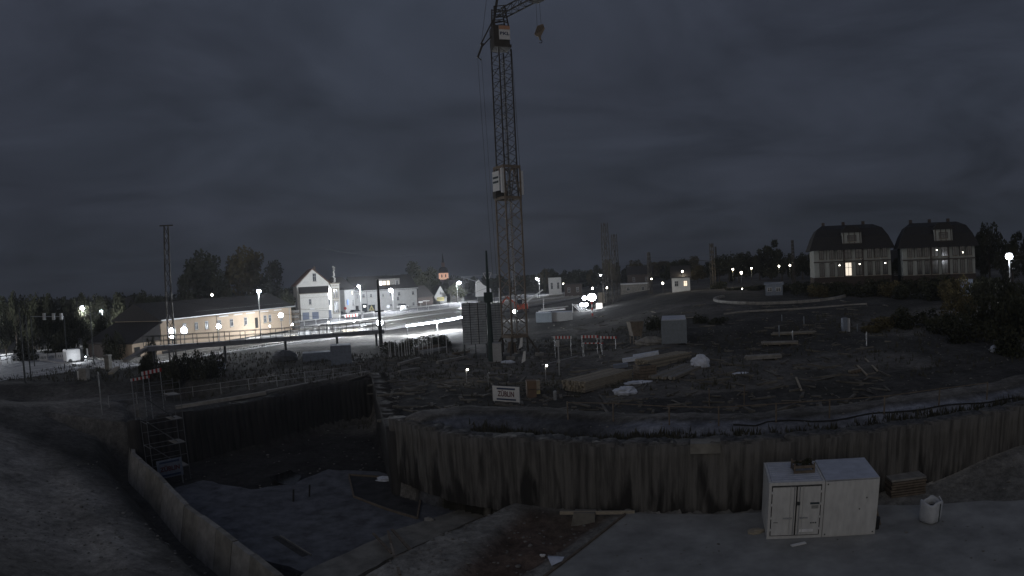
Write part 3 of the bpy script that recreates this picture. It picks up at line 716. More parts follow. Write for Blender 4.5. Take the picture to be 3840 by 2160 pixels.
# lower left annex of the station
MB().box((-3.1, 2.5, 1.25), (6, 5, 2.5)).build('annex_wall', M_ochre, st)
MB().prism([(-6.4, -.5, 2.5), (-.02, -.5, ez-.3), (-.02, -.5, ez-.1), (-6.4, -.5, 2.7)], (0, 10.5, 0)).build('annex_roof', M_roof, st)
MB().prism([(-6.1, .02, 2.5), (-.1, .02, 2.5), (-.1, .02, ez-.35)], (0, .2, 0)).build('annex_gable', M_roof, st)
MB().box((-3.1, 7, 1.2), (5.9, 5.8, 2.4)).build('annex_rear', M_brickd, st)
MB().box((-5.2, -.02, 1.0), (1.1, .1, 2.0)).build('annex_door', M_dark, st)
# stacked pallets of boards beside the station right end
sk = thing('sleeper_stack', 'tall stack of dark sleepers beside the right end of the ochre station', 'sleeper stack', (pr.x+.6, pr.y+.3, RZ-.4), An)
for k in range(9):
    MB().box((1.2+random.uniform(-.1, .1), 1.5, .25+k*.5), (1.9, 2.4, .38)).build('sleeper_layer', M_woodd if k % 2 else M_conc, sk)
# ---- white gabled house
hl = Z(1127, 1207, 0); D0 = math.hypot(hl.x, hl.y)
hr = at(1243, 1200, D0*1.005)
Lh, Ah = frame(hl, Vector((hr.x, hr.y, 0)))
hz0 = .2
gh = thing('gabled_house', 'white gabled house with tiled roof, lean-to annex and ornate corner bay', 'house', (hl.x, hl.y, hz0), Ah)
org = Vector((hl.x, hl.y, hz0)); gx0, gze = u2x(1110, 1074, org, 0, Ah); gxa, gza = u2x(1173, 1007, org, 0, Ah); gx1, gz1 = u2x(1242, 1064, org, 0, Ah)
gze = (gze+gz1)/2-hz0; gza -= hz0
Wg = gx1-gx0; dp = 13.0
o = MB().prism([(gx0+.3, 1.5, 0), (gx1, 1.5, 0), (gx1, 1.5, gze), (gxa, 1.5, gza-.2), (gx0+.3, 1.5, gze)], (0, dp, 0)).build('gable_wall', M_wallw, gh)
mb = MB()
mb.prism([(gx0-.3, 1.15, gze-.2), (gxa, 1.15, gza-.15), (gxa, 1.15, gza+.1), (gx0-.3, 1.15, gze+.05)], (0, dp+.6, 0))
mb.prism([(gx1+.45, 1.15, gze-.3), (gxa, 1.15, gza-.15), (gxa, 1.15, gza+.1), (gx1+.45, 1.15, gze-.05)], (0, dp+.6, 0)); mb.build('roof', M_roofr, gh)
MB().box((gxa+1.0, 6, gza+.1), (.7, .7, 1.1)).build('chimney', M_brickd, gh)
w_ = window(gh, gxa+.45, gze+.9, .95, 2.1, y=1.5); 
# annex in front with lean-to roof
ax0, az_ = u2x(1124, 1103, org, 0, Ah); ax1, _ = u2x(1232, 1098, org, 0, Ah); az_ -= hz0
MB().box(((ax0+ax1)/2, .85, az_/2), (ax1-ax0, 1.7, az_)).build('annex_wall', M_wallw, gh)
MB().prism([(ax0-.2, -.25, az_), (ax0-.2, 1.5, az_+1.6), (ax0-.2, 1.5, az_+1.75), (ax0-.2, -.25, az_+.15)], (ax1-ax0+.4, 0, 0)).build('annex_roof', M_roof, gh)
MB().box(((ax0+ax1)/2, -.30, az_-.02), (ax1-ax0+.4, .12, .14)).build('gutter', M_trim, gh)
q_ = 360/2174
def hp(x, y): return (1060+x*q_, 980+y*q_)
win_px(gh, org, Ah, *hp(590, 855), *hp(655, 980))
for (a, b, c_, d) in ((448, 1162, 610, 1370), (665, 1150, 825, 1345)):
    xa, za = u2x(*hp(a, b), org, 0, Ah); xb, zb = u2x(*hp(c_, d), org, 0, Ah)
    dr = MB().box(((xa+xb)/2, -.04, (za-hz0)/2), (xb-xa, .1, za-hz0)).build('garage_door', M_door, gh)
    for k in range(6): MB().box((xa+(xb-xa)*(k+.5)/6, -.11, (za-hz0)/2), ((xb-xa)/6-.05, .05, za-hz0-.1)).build('door_panel', M_door, dr)
mb = MB().box(((ax0+ax1)/2, -.02, az_-1.0), (ax1-ax0, .05, .06)).box(((ax0+ax1)/2, -.02, az_*.42), (ax1-ax0, .05, .06)); mb.build('string_course', M_trim, gh)
MB().box((ax0+(ax1-ax0)*.40, -.12, az_*.42), (1.2, .1, .45)).build('sign_plate', M_wht, gh)
# ornate corner bay
bx0, _ = u2x(1246, 1180, org, 0, Ah); bx1, _ = u2x(1277, 1180, org, 0, Ah); bh = gze
MB().box(((bx0+bx1)/2, 1.1, bh/2), (bx1-bx0, 3.0, bh)).build('bay_wall', M_wallw, gh)
MB().box(((bx0+bx1)/2, 1.0, bh+.12), (bx1-bx0+.5, 3.4, .25)).build('cornice', M_trim, gh)
for lvl, (zb, hh) in enumerate(((1.6, 3.0), (5.3, 2.3))):
    MB().box(((bx0+bx1)/2, -.44, zb+hh/2), (bx1-bx0-.5, .12, hh+.5)).build('brick_surround', M_trim, gh)
    for k in range(3 if lvl == 0 else 2):
        n = 3 if lvl == 0 else 2
        xw = bx0+.45+(bx1-bx0-.9)*(k+.5)/n
        window(gh, xw, zb, .42, hh, y=-.52, mull=False, sill=False)
for k in range(5): MB().box((bx0+.3+(bx1-bx0-.6)*k/4, -.45, bh-.45), (.18, .14, .35)).build('corbel', M_trim, gh)
MB().box(((bx0+ax1)/2-.2, -.05, 1.2), (.75, .1, 2.3)).build('entrance_door', M_door, gh)
window(gh, (bx0+ax1)/2-.25, 3.6, .5, 1.6, y=-.02, mull=False)
# pale ivy-clad gable ornament
mb = MB()
for k in range(16): mb.box((gx1+1.6+random.uniform(-.25, .25), 6, gze+.3+k*.28), (.5*(1-k/20), .4, .26), random.uniform(0, 1))
mb.build('stepped_finial', M_wallw, gh)
# ---- long two-storey house
ll = at(1335, 1172, 198); ll.z = 0; lr = at(1566, 1152, 207); lr.z = 0
Ll, Al = frame(ll, lr); lo = Vector((ll.x, ll.y, .2))
lh = thing('two_storey_house', 'long pale two-storey house with a dark roof, shop window and lit dormer', 'house', lo, Al)
le = (up(1562, 1081, lr)+up(1335, 1090, ll))/2-.2
MB().box((Ll/2, 5, le/2), (Ll, 10, le)).build('wall', M_wallg, lh)
gable_roof(lh, Ll, 10, le, le+4.2, M_roof)
MB().box((Ll/2, -.40, le-.06), (Ll+.6, .14, .14)).build('gutter', M_wht, lh)
s4 = 500/2415
def lp(x, y): return (1260+x*s4, 1060+y*s4)
for (a, b, c_, d) in ((262, 218, 296, 285), (368, 212, 398, 285), (472, 208, 522, 272), (612, 203, 655, 265), (835, 200, 868, 255), (965, 190, 1005, 240), (1115, 172, 1168, 235), (1368, 155, 1418, 220), (1095, 255, 1145, 322)):
    win_px(lh, lo, Al, *lp(a, b), *lp(c_, d))
for (a, b, c_, d) in ((975, 385, 1015, 425), (1120, 375, 1175, 435), (1380, 355, 1425, 410)):
    win_px(lh, lo, Al, *lp(a, b), *lp(c_, d), sill=False)
xa, za = u2x(*lp(585, 405), lo, 0, Al); xb, zb = u2x(*lp(708, 510), lo, 0, Al)
MB().box(((xa+xb)/2, -.04, (za+zb)/2-lo.z), (xb-xa, .1, za-zb)).build('shop_window', M_glass, lh)
xa, za = u2x(*lp(468, 385), lo, 0, Al); xb, zb = u2x(*lp(565, 520), lo, 0, Al)
dr = MB().box(((xa+xb)/2, -.04, (za-lo.z)/2), (xb-xa, .1, za-lo.z)).build('doorway', M_glass, lh)
MB().box(((xa+xb)/2, -.11, (za-lo.z)*.68), ((xb-xa)*.5, .04, .5)).build('lit_panel', M_coolw, dr)
xa, za = u2x(*lp(355, 420), lo, 0, Al); xb, zb = u2x(*lp(410, 500), lo, 0, Al)
MB().box(((xa+xb)/2, -.04, (za-lo.z)/2), (xb-xa, .1, za-lo.z)).build('door', M_dark, lh)
xa, za = u2x(*lp(272, 400), lo, 0, Al); MB().box((xa, -.2, za-lo.z), (.5, .2, .5)).build('wall_lamp', M_small, lh)
xa, za = u2x(*lp(560, 300), lo, 0, Al); MB().bar((xa, -.1, 0), (xa, -.1, le), .14, n=6).build('downpipe', M_dsteel, lh)
# dormer with lit windows
do = Vector((0, 0, 0)); dyo = 1.4
q0 = at(1429, 1077, 201); c, s = math.cos(-Al), math.sin(-Al)
def loc(p, o_, a_): dx, dy = p.x-o_.x, p.y-o_.y; return (dx*math.cos(-a_)-dy*math.sin(-a_), dx*math.sin(-a_)+dy*math.cos(-a_), p.z-o_.z)
xd0 = u2x(1428, 1075, lo, 0, Al)[0]; xd1 = u2x(1507, 1070, lo, 0, Al)[0]
zd1 = up(1470, 1054, ll)-.2+.2; dz0 = le+.6; dzt = le+3.3
MB().box(((xd0+xd1)/2, dyo+2, (dz0+dzt)/2), (xd1-xd0, 4, dzt-dz0)).build('dormer_wall', M_conc, lh)
MB().box(((xd0+xd1)/2, dyo+2, dzt+.12), (xd1-xd0+.5, 4.4, .2)).build('dormer_roof', M_roof, lh)
for k, (f, m_) in enumerate(((.06, M_coolw), (.23, M_warmw), (.41, M_warmw), (.83, None))):
    window(lh, xd0+(xd1-xd0)*(f+.03), dz0+.6, 1.05, 1.5, y=dyo, lit=m_, frame_m=M_wht, mull=(m_ is None), sill=False)
# wing left of the long house
wl_ = at(1296, 1175, 188); wl_.z = 0; wr = at(1334, 1172, 194); Lw, Aw = frame(wl_, Vector((wr.x, wr.y, 0)))
wo = Vector((wl_.x, wl_.y, .2)); wg = thing('house_wing', 'pale narrow house wing with one lit upper window between the two houses', 'house', wo, Aw)
zw = up(1320, 1086, wl_)-.2
MB().box((Lw/2, 4, zw/2), (Lw, 8, zw)).build('wall', M_wallg, wg)
MB().prism([(-.3, -.4, zw), (-.3, 4, zw+3.8), (-.3, 8.4, zw)], (Lw+.6, 0, 0)).build('roof', M_roof, wg)
window(wg, Lw*.75, zw-1.6, .8, 1.2, lit=M_warmw, mull=False)
MB().box((Lw*.2, -.3, 3.4), (.9, .12, 1.5)).build('sign', mat('blue_sign', (.12, .22, .5), emit=(.5, .65, 1.0), est=.5), wg)
window(wg, Lw*.78, 2.3, .7, 1.8)
# ---- small steep gabled house
sg = at(1672, 1132, 235); so2 = Vector((at(1630, 1132, 235).x, at(1630, 1132, 235).y, .2)); s2r = at(1676, 1130, 236); Lg, Ag = frame(so2, s2r)
g3 = thing('small_gabled_house', 'small grey house with a steep pointed gable behind the yellow town sign', 'house', so2, Ag)
ga = up(1650, 1072, sg)-.2; ge = up(1632, 1112, sg)-.2
MB().prism([(0, 0, 0), (Lg, 0, 0), (Lg, 0, ge), (Lg/2, 0, ga), (0, 0, ge)], (0, 9, 0)).build('gable_wall', M_wallg, g3)
mb = MB()
for x0 in (-.4, Lg+.4): mb.prism([(x0, -.3, ge-.6), (Lg/2, -.3, ga), (Lg/2, -.3, ga+.25), (x0, -.3, ge-.35)], (0, 9.6, 0))
mb.build('roof', M_roof, g3); window(g3, Lg/2, ge+.6, .6, 1.2, sill=False)
# dark barn roof left of it
b0 = at(1568, 1140, 222); b1 = at(1625, 1136, 228); Lb, Ab = frame(b0, b1)
bn = thing('barn', 'long unlit barn between the long house and the small gabled house', 'barn', (b0.x, b0.y, .2), Ab)
MB().box((Lb/2, 4, 1.5), (Lb, 8, 3)).build('wall', M_brickd, bn); gable_roof(bn, Lb, 8, 3, 6.6, M_roof)
# white house behind the mobile crane, half hidden
# ---- church tower
ct = at(1664, 1050, 620); ch = thing('church_tower', 'distant floodlit reddish church tower rising above the roofs', 'church tower', (ct.x, ct.y, 0), math.radians(8))
zt = up(1664, 1024, ct); zl = up(1664, 1048, ct)
MB().box((0, 0, zl/2), (9, 9, zl)).build('lower_shaft', M_brickd, ch)
MB().box((0, 0, (zl+zt)/2), (9, 9, zt-zl)).build('belfry', M_tower, ch)
for a in (-1.8, 1.8): MB().box((a, -4.55, zl+(zt-zl)*.55), (1.1, .3, (zt-zl)*.45)).build('sound_opening', M_dark, ch)
MB().ball((0, 0, zt+2.0), (4.6, 4.6, 4.2), 10, 6).build('onion_dome', M_roof, ch, True)
MB().box((0, 0, zt+7.5), (3, 3, 5)).build('lantern', mat('dim_tower', (.25, .15, .12)), ch)
MB().bar((0, 0, zt+10), (0, 0, zt+19), 2.4, n=8, w2=.2).build('spire', M_roof, ch)
# ---- the two villas
def villa(ul, ur, vr, vb, d, label, lit):
    a = at(ul, vb, d); b_ = at(ur, vb-14, d+2); a.z = gz(a.x, a.y)-.5; Lv, Av = frame(a, b_); o0 = Vector((a.x, a.y, a.z))
    v = thing('villa', label, 'villa', o0, Av, 'twin half-timbered villas')
    zr = up((ul+ur)/2, vr, a)-a.z; Dp = 13; ze = zr*.655; z1 = zr*.43; z0 = zr*.21
    MB().box((Lv/2, Dp/2, z0/2), (Lv, Dp, z0)).build('basement_wall', M_brickd, v)
    MB().box((Lv/2, Dp/2, (z0+ze)/2), (Lv-.1, Dp-.1, ze-z0)).build('wall', M_cream, v)
    for z in (z0, z1+.5*(ze-z1)*.12, ): MB().box((Lv/2, -.03, z), (Lv+.1, .16, .22)).build('string_course', M_brickd, v)
    # half-hipped mansard roof
    ov = .8; yr = Dp/2
    ring = [(-ov, -ov, ze-.5), (Lv+ov, -ov, ze-.5), (Lv+ov, Dp+ov, ze-.5), (-ov, Dp+ov, ze-.5)]
    r2 = [(.2, .6, ze+(zr-ze)*.45), (Lv-.2, .6, ze+(zr-ze)*.45), (Lv-.2, Dp-.6, ze+(zr-ze)*.45), (.2, Dp-.6, ze+(zr-ze)*.45)]
    r3 = [(1.1, 2.2, ze+(zr-ze)*.80), (Lv-1.1, 2.2, ze+(zr-ze)*.80), (Lv-1.1, Dp-2.2, ze+(zr-ze)*.80), (1.1, Dp-2.2, ze+(zr-ze)*.80)]
    r4 = [(2.4, yr-.6, zr), (Lv-2.4, yr-.6, zr), (Lv-2.4, yr+.6, zr), (2.4, yr+.6, zr)]
    mb = MB(); vs = ring+r2+r3+r4; fs = [(3, 2, 1, 0), (12, 13, 14, 15)]
    for k in range(3): fs += [(4*k+i, 4*k+(i+1) % 4, 4*k+4+(i+1) % 4, 4*k+4+i) for i in range(4)]
    rf = mb.add(vs, fs).build('roof', M_vroof, v)
    for x in (.18, .45, .72): MB().box((Lv*x, yr, zr+.2), (.6, .6, .9)).build('chimney', M_brickd, rf)
    # central dormer gable
    dx = .5 if lit else .57; dw = Lv*.25
    MB().box((Lv*dx, .8, ze+1.3), (dw, 1.9, 3.0)).build('dormer_wall', M_cream, v)
    MB().prism([(Lv*dx-dw/2-.4, -.5, ze+2.7), (Lv*dx+dw/2+.4, -.5, ze+2.7), (Lv*dx+dw*.28, -.5, ze+3.9), (Lv*dx-dw*.28, -.5, ze+3.9)], (0, 4.2, 0)).build('dormer_roof', M_vroof, v)
    for x in (-.42, -.14, .14, .42): MB().box((Lv*dx+x*dw, -.2, ze+1.3), (.16, .1, 2.8)).build('timber_post', M_brickd, v)
    MB().box((Lv*dx, -.22, ze+.6), (dw, .1, .16)).build('timber_rail', M_brickd, v)
    window(v, Lv*dx, ze+1.0, 1.8, 1.2, y=-.16, frame_m=M_dark)
    ws = [.10, .23, .33, .44, .58, .72, .82, .92]
    for j, (zb, hh) in enumerate(((z0+.25, (z1-z0)*.62+.8), (z1+.65, (ze-z1)*.62))):
        for k, x in enumerate(ws):
            L0 = lit and j == 0 and k == 3
            w = 1.35 if k in (3, 4) else .95
            window(v, Lv*x, zb, w, hh, y=-.06, lit=(mat('villa_lit_window', (.9, .85, .75), emit=(1.0, .88, .72), est=.95) if L0 else None), frame_m=M_dark)
    for x in (.39, .63): MB().box((Lv*x, -.06, (z0+ze)/2), (.35, .2, ze-z0)).build('pilaster', M_brickd, v)
    for x in (.165, .275, .78, .87):
        MB().box((Lv*x, -.05, (z1+ze)/2+.3), (.14, .1, (ze-z1)*.8)).build('timber_post', M_brickd, v)
    for k, x in enumerate((.10, .23, .33, .72, .82)): window(v, Lv*x, .6, 1.0, 1.2, y=-.03, frame_m=M_trim, sill=False)
    if not lit:
        for k, (x, z) in enumerate(((.47, z1+1.8), (.83, z1+1.2))): MB().box((Lv*x, -.18, z), (.16, .06, .16)).build('lamp_reflection', M_small, v)
    else:
        for k, (x, z) in enumerate(((.325, z0+2.3), (.585, z0+2.4), (.92, z0+2.4))): MB().box((Lv*x, -.18, z), (.22, .06, .14)).build('ceiling_lamp', M_small, v)
    return v
villa(3056, 3345, 836, 1085, 128, 'left twin villa with one brightly lit window', True)
villa(3388, 3660, 826, 1068, 126, 'right twin villa with dark windows beside tall trees', False)
# ---- low sheds and far houses
def simple_house(ul, ur, vb, d, he, hr_, label, dep=8, wm=None, rm=None, name='house', cat='house', lit=(), z0=None, flat=False):
    a = at(ul, vb, d); b_ = at(ur, vb, d); a.z = b_.z = gz(a.x, a.y) if z0 is None else z0
    L_, A_ = frame(a, b_); t = thing(name, label, cat, (a.x, a.y, a.z-.1), A_)
    MB().box((L_/2, dep/2, he/2), (L_, dep, he)).build('wall', wm or M_wallg, t)
    if flat: MB().box((L_/2, dep/2, he+.12), (L_+.5, dep+.5, .24)).build('roof', rm or M_roof, t)
    else: gable_roof(t, L_, dep, he, hr_, rm or M_roof)
    n = max(2, int(L_/3.5))
    for k in range(n):
        window(t, L_*(k+.5)/n, he*.4, .9, he*.35, lit=(M_warmw if k in lit else None), sill=False)
    return t
simple_house(2060, 2108, 1135, 250, 7.4, 9, 'grey flat-roofed factory hall right of the crane mast', wm=M_wallg, flat=True, dep=12)
simple_house(2120, 2185, 1150, 230, 4.8, 6, 'low dark workshop left of the large floodlight', wm=M_brickd, flat=True)
simple_house(2520, 2588, 1075, 150, 3.6, 6.0, 'small pale house lit from within among the trees', wm=M_wallw, lit=(1,))
simple_house(1690, 1742, 1150, 240, 4.5, 8, 'white house half hidden behind the mobile crane', wm=M_wallw)
simple_house(480, 525, 1160, 150, 5.0, 8.5, 'grey gabled house among the dark trees at left', wm=M_wallg)
simple_house(770, 850, 1125, 190, 3.0, 6.0, 'low lit farmhouse roof under the two big trees', wm=M_ochre)
simple_house(2330, 2440, 1125, 190, 3.0, 3.4, 'low grey train shed with pale roof edge', wm=M_conc, flat=True, rm=M_wht)
simple_house(2870, 2935, 1090, 118, 2.0, 3.6, 'small dim shed below the lights left of the villas', wm=M_blue, flat=True, rm=M_blue, cat='shed')
simple_house(3300, 3380, 1040, 150, 4.0, 7.0, 'low annex between the twin villas', wm=M_brickd)
t = simple_house(3608, 3640, 1062, 100, 1.5, 2.6, 'tiny pale garden shed with pointed roof below the right villa', wm=M_greyc, rm=M_blue, dep=1.5, cat='shed')
simple_house(2355, 2450, 1095, 260, 5, 8, 'dark house behind the catenary masts', wm=M_brickd)
# ================================================================ VEGETATION
def crown_mesh(seed, kind='round', nl=2200, leaf=.30):
    rr = np.random.default_rng(seed)
    lobes = []
    if kind == 'round':
        lobes = [((0, 0, .15), .62)]+[((rr.uniform(-.6, .6), rr.uniform(-.6, .6), rr.uniform(-.45, .75)), rr.uniform(.28, .46)) for _ in range(11)]
    elif kind == 'tall':
        lobes = [((0, 0, 0), .5)]+[((rr.uniform(-.4, .4), rr.uniform(-.4, .4), rr.uniform(-.8, .85)), rr.uniform(.2, .36)) for _ in range(12)]
    elif kind == 'cone':
        lobes = [((0, 0, -1+.2*k), .62*(1-k/10.5)) for k in range(10)]
    elif kind == 'bush':
        lobes = [((rr.uniform(-.75, .75), rr.uniform(-.6, .6), rr.uniform(-.5, .2)), rr.uniform(.25, .5)) for _ in range(10)]
    V = []; F = []; tot = sum(r*r for _, r in lobes)
    for (c, r) in lobes:
        n = int(nl*r*r/tot)
        d = rr.normal(size=(n, 3)); d /= np.linalg.norm(d, axis=1)[:, None]
        rad = r*(rr.uniform(.55, 1.08, n))[:, None]
        if kind == 'cone': d[:, 2] *= .35
        P_ = np.array(c)+d*rad
        for p in P_:
            a = rr.normal(size=3); a /= np.linalg.norm(a); b_ = np.cross(a, rr.normal(size=3)); b_ /= np.linalg.norm(b_)
            s = leaf*rr.uniform(.5, 1.2)*.25; k = len(V)
            V += [tuple(p-a*s), tuple(p+b_*s*.7), tuple(p+a*s), tuple(p-b_*s*.7)]; F.append((k, k+1, k+2, k+3))
    m = bpy.data.meshes.new('crown'); m.from_pydata(V, [], F); return m
CR = {k: [] for k in ('round', 'tall', 'cone', 'bush')}
for k, n in (('round', 4), ('tall', 2), ('cone', 2), ('bush', 3)):
    for i in range(n):
        m = crown_mesh(100+i+len(k)*10, k, {'round': 2600, 'tall': 2400, 'cone': 1500, 'bush': 1700}[k]); m.materials.append(M_leaf); CR[k].append(m)
def trunk_mesh(seed):
    rr = random.Random(seed); mb = MB(); mb.bar((0, 0, -.05), (.02, .01, .55), .055, n=7, w2=.035)
    for k in range(7):
        a = rr.uniform(0, 6.28); z = rr.uniform(.3, .6); mb.bar((0, 0, z-.08), (math.cos(a)*.22, math.sin(a)*.22, z+.2), .02, n=5, w2=.008)
    m = bpy.data.meshes.new('trunk'); m.from_pydata(mb.v, [], mb.f); m.materials.append(M_bark); return m
TR = [trunk_mesh(i) for i in range(3)]
NTREE = 0
def tree(x, y, h, w, kind, label, group, leafm=None, z=None, bush=False):
    z = gz(x, y) if z is None else z
    t = thing('bush' if bush else ('fir_tree' if kind == 'cone' else 'tree'), label, 'bush' if bush else 'tree', (x, y, z-.1), random.uniform(0, 6.28), group)
    m = random.choice(CR[kind])
    if leafm:
        key = m.name+leafm.name
        if key not in MATS: m2 = m.copy(); m2.materials.clear(); m2.materials.append(leafm); MATS[key] = m2
        m = MATS[key]
    c = bpy.data.objects.new('crown', m); col.objects.link(c); c.parent = t
    if bush: c.location = (0, 0, h*.5); c.scale = (w/2, w/2, h*.85)
    else:
        c.location = (0, 0, h*.57); c.scale = (w/2, w/2, h*.46)
        k = bpy.data.objects.new('trunk', random.choice(TR)); col.objects.link(k); k.parent = t; k.scale = (h*.8, h*.8, h)
    return t
def tree_px(u, vtop, d, wpx, kind, label, group, **k):
    p = at(u, vtop, d); g = gz(p.x, p.y); return tree(p.x, p.y, max(1.0, p.z-g), wpx/FPX*d, kind, label, group, z=g, **k)
TG = 'trees behind the railway and the houses'
# the big pair behind the station
tree_px(745, 958, 200, 190, 'round', 'big round tree over the left half of the station roof', TG)
tree_px(905, 945, 205, 200, 'round', 'tallest of the big trees over the middle of the station roof', TG, leafm=M_leaf2)
tree_px(1015, 985, 200, 140, 'round', 'big tree just left of the white gabled house', TG)
tree_px(830, 1000, 185, 120, 'tall', 'slim tree between the two biggest crowns', TG)
tree_px(690, 1010, 190, 110, 'tall', 'tree on the left flank of the big pair', TG)
tree_px(1080, 1075, 170, 90, 'tall', 'dark tree tight against the left side of the gabled house', TG)
def treeline(us, top, dist, wpx, what, kinds=('round',), step=None, jit=12, leafm=None):
    for i, u in enumerate(us):
        v = float(np.interp(u, [p[0] for p in top], [p[1] for p in top]))+random.uniform(-jit, jit)
        k = random.choice(kinds); d = dist*random.uniform(.93, 1.08)
        tree_px(u+random.uniform(-8, 8), v, d, wpx*random.uniform(.85, 1.35), k, what(i, u, k), TG, leafm=leafm if (leafm and random.random() < .3) else None)
ords = ['first', 'second', 'third', 'fourth', 'fifth', 'sixth', 'seventh', 'eighth', 'ninth', 'tenth', 'eleventh', 'twelfth', 'thirteenth', 'fourteenth', 'fifteenth', 'sixteenth', 'seventeenth', 'eighteenth', 'nineteenth', 'twentieth', 'twenty-first', 'twenty-second', 'twenty-third', 'twenty-fourth', 'twenty-fifth', 'twenty-sixth']
treeline(range(10, 620, 44), [(0, 1112), (100, 1108), (215, 1095), (300, 1112), (480, 1105), (620, 1100)], 135, 80, lambda i, u, k: f'{ords[i]} tree from the picture edge in the dark wood left of the station', ('round', 'tall'))
treeline(range(20, 420, 50), [(0, 1180), (420, 1190)], 122, 75, lambda i, u, k: f'{ords[i]} shadowy tree from the picture edge in the front row behind the white railings')
treeline(range(1290, 1560, 45), [(1290, 1050), (1560, 1020)], 250, 60, lambda i, u, k: f'{ords[i]} tree from the gabled house, showing over the long house roof')
tree_px(1555, 985, 240, 110, 'round', 'broad tree rising behind the right end of the long house', TG)
tree_px(1610, 1010, 245, 80, 'round', 'tree left of the church tower', TG)
tree_px(1710, 1065, 232, 90, 'round', 'tree behind the street lamp beside the yellow sign', TG)
treeline(range(1690, 1905, 36), [(1690, 1045), (1905, 1030)], 330, 60, lambda i, u, k: f'{ords[i]} far tree from the church tower towards the crane mast', ('round', 'tall'))
treeline(range(1975, 2700, 34), [(1975, 1022), (2200, 1010), (2240, 985), (2420, 985), (2500, 975), (2560, 970), (2700, 985)], 320, 62, lambda i, u, k: f'{ords[i]} tree from the crane mast in the far right wood', ('round', 'round', 'tall'), leafm=M_leaf2)
tree_px(2040, 998, 300, 24, 'cone', 'small pointed fir right of the crane mast', TG)
tree_px(2386, 973, 300, 34, 'cone', 'pointed fir in the far wood behind the lattice masts', TG)
tree_px(2740, 935, 200, 44, 'cone', 'dark fir above the small orange lights', TG)
treeline(range(2520, 2720, 50), [(2520, 985), (2720, 990)], 200, 80, lambda i, u, k: f'{ords[i]} tree standing over the small lit house, counted from its left', leafm=M_leaf2)
treeline(range(2690, 3060, 40), [(2690, 965), (2780, 950), (2850, 925), (2890, 912), (2940, 940), (3000, 955), (3060, 950)], 190, 85, lambda i, u, k: f'{ords[i]} tree counted from the orange lights towards the left villa', ('round', 'tall'))
treeline(range(3665, 3850, 42), [(3665, 860), (3735, 850), (3760, 880), (3850, 870)], 140, 90, lambda i, u, k: f'{ords[i]} tall tree right of the twin villas', ('tall', 'round'))
tree_px(3365, 955, 150, 60, 'round', 'tree filling the gap between the twin villas', TG)
BG = 'bushes on the dark slope at right'
for i, (u, v, d, w) in enumerate([(3080, 1062, 112, 95), (3160, 1070, 110, 110), (3240, 1062, 110, 120), (3320, 1050, 108, 110), (3400, 1045, 104, 120), (3480, 1040, 102, 130), (3560, 1030, 98, 120), (3690, 1010, 95, 150),
                                  (3790, 1005, 88, 160), (3600, 1075, 85, 150), (3730, 1090, 75, 190), (3830, 1090, 70, 180), (3340, 1165, 80, 170), (3430, 1145, 78, 150), (3540, 1150, 74, 160), (3280, 1200, 76, 120), (3640, 1170, 68, 170), (3760, 1190, 62, 180)]):
    tree_px(u, v, d, w, 'bush', f'{ords[i]} bush in the dark thicket below the villas, counted roughly left to right and downwards', BG, bush=True, leafm=M_leaf if i % 3 else M_leaf2)
for i, (u, v, d, w) in enumerate([(1070, 1085, 150, 60), (2760, 1075, 140, 90), (2840, 1060, 135, 100), (2940, 1060, 128, 110), (3010, 1050, 124, 90), (2700, 1050, 150, 80), (2460, 1180, 84, 80), (2700, 1190, 84, 110), (2620, 1175, 86, 80)]):
    tree_px(u, v, d, w, 'bush', ['bush beside the white gabled house', 'bush under the orange lights', 'bush right of the orange lights', 'bush left of the left villa corner', 'bush against the left villa corner', 'bush in front of the small lit house',
            'bush left of the grey site container', 'bush right of the grey site container', 'bush behind the grey site container'][i], 'bushes in the far field', bush=True)
BG2 = 'bushes between the site and the street'
for i, (u, v, d, w) in enumerate([(420, 1240, 95, 90), (455, 1225, 100, 90), (560, 1300, 72, 110), (640, 1305, 70, 110), (720, 1310, 70, 110), (800, 1305, 72, 100), (100, 1235, 108, 130), (220, 1230, 108, 130), (340, 1240, 106, 100), (1490, 1265, 86, 130), (1640, 1250, 90, 150), (560, 1255, 84, 50)]):
    tree_px(u, v, d, w, 'bush', f'{ords[i]} dark bush between the construction site and the lit street', BG2, bush=True)
# grass clumps along the upper edge of the pile wall and over the waste ground
gv = MB()
for _ in range(9000):
    s = random.random()
    if s < .45: p = Vector(random.choice(pline(WALL[1:], 1.0))); x = p.x+random.uniform(-.6, .6); y = p.y+random.uniform(.9, 3.6)
    elif s < .7: x = random.uniform(-60, -6); y = random.uniform(58, 84)
    else: x = random.uniform(-5, 60); y = random.uniform(42, 90)
    if s >= .7 and vn(x, y, .12, 20) < .02: continue
    gv.v += [(x, y, 0)]
gx = np.array([p[0] for p in gv.v]); gy = np.array([p[1] for p in gv.v]); gh_ = hgt(gx, gy); mb = MB()
for x, y, z in zip(gx, gy, gh_):
    for _ in range(3):
        a = random.uniform(0, 6.28); hgh = random.uniform(.15, .5); w = random.uniform(.04, .10); k = len(mb.v); ox, oy = random.uniform(-.2, .2), random.uniform(-.2, .2)
        mb.v += [(x+ox-w*math.cos(a), y+oy-w*math.sin(a), z-.05), (x+ox+w*math.cos(a), y+oy+w*math.sin(a), z-.05), (x+ox+random.uniform(-.15, .15), y+oy+random.uniform(-.15, .15), z+hgh)]; mb.f.append((k, k+1, k+2))
tag(mb.build('grass', M_grass), 'sparse dry weeds on the waste ground and wall edge', None, None, 'stuff')
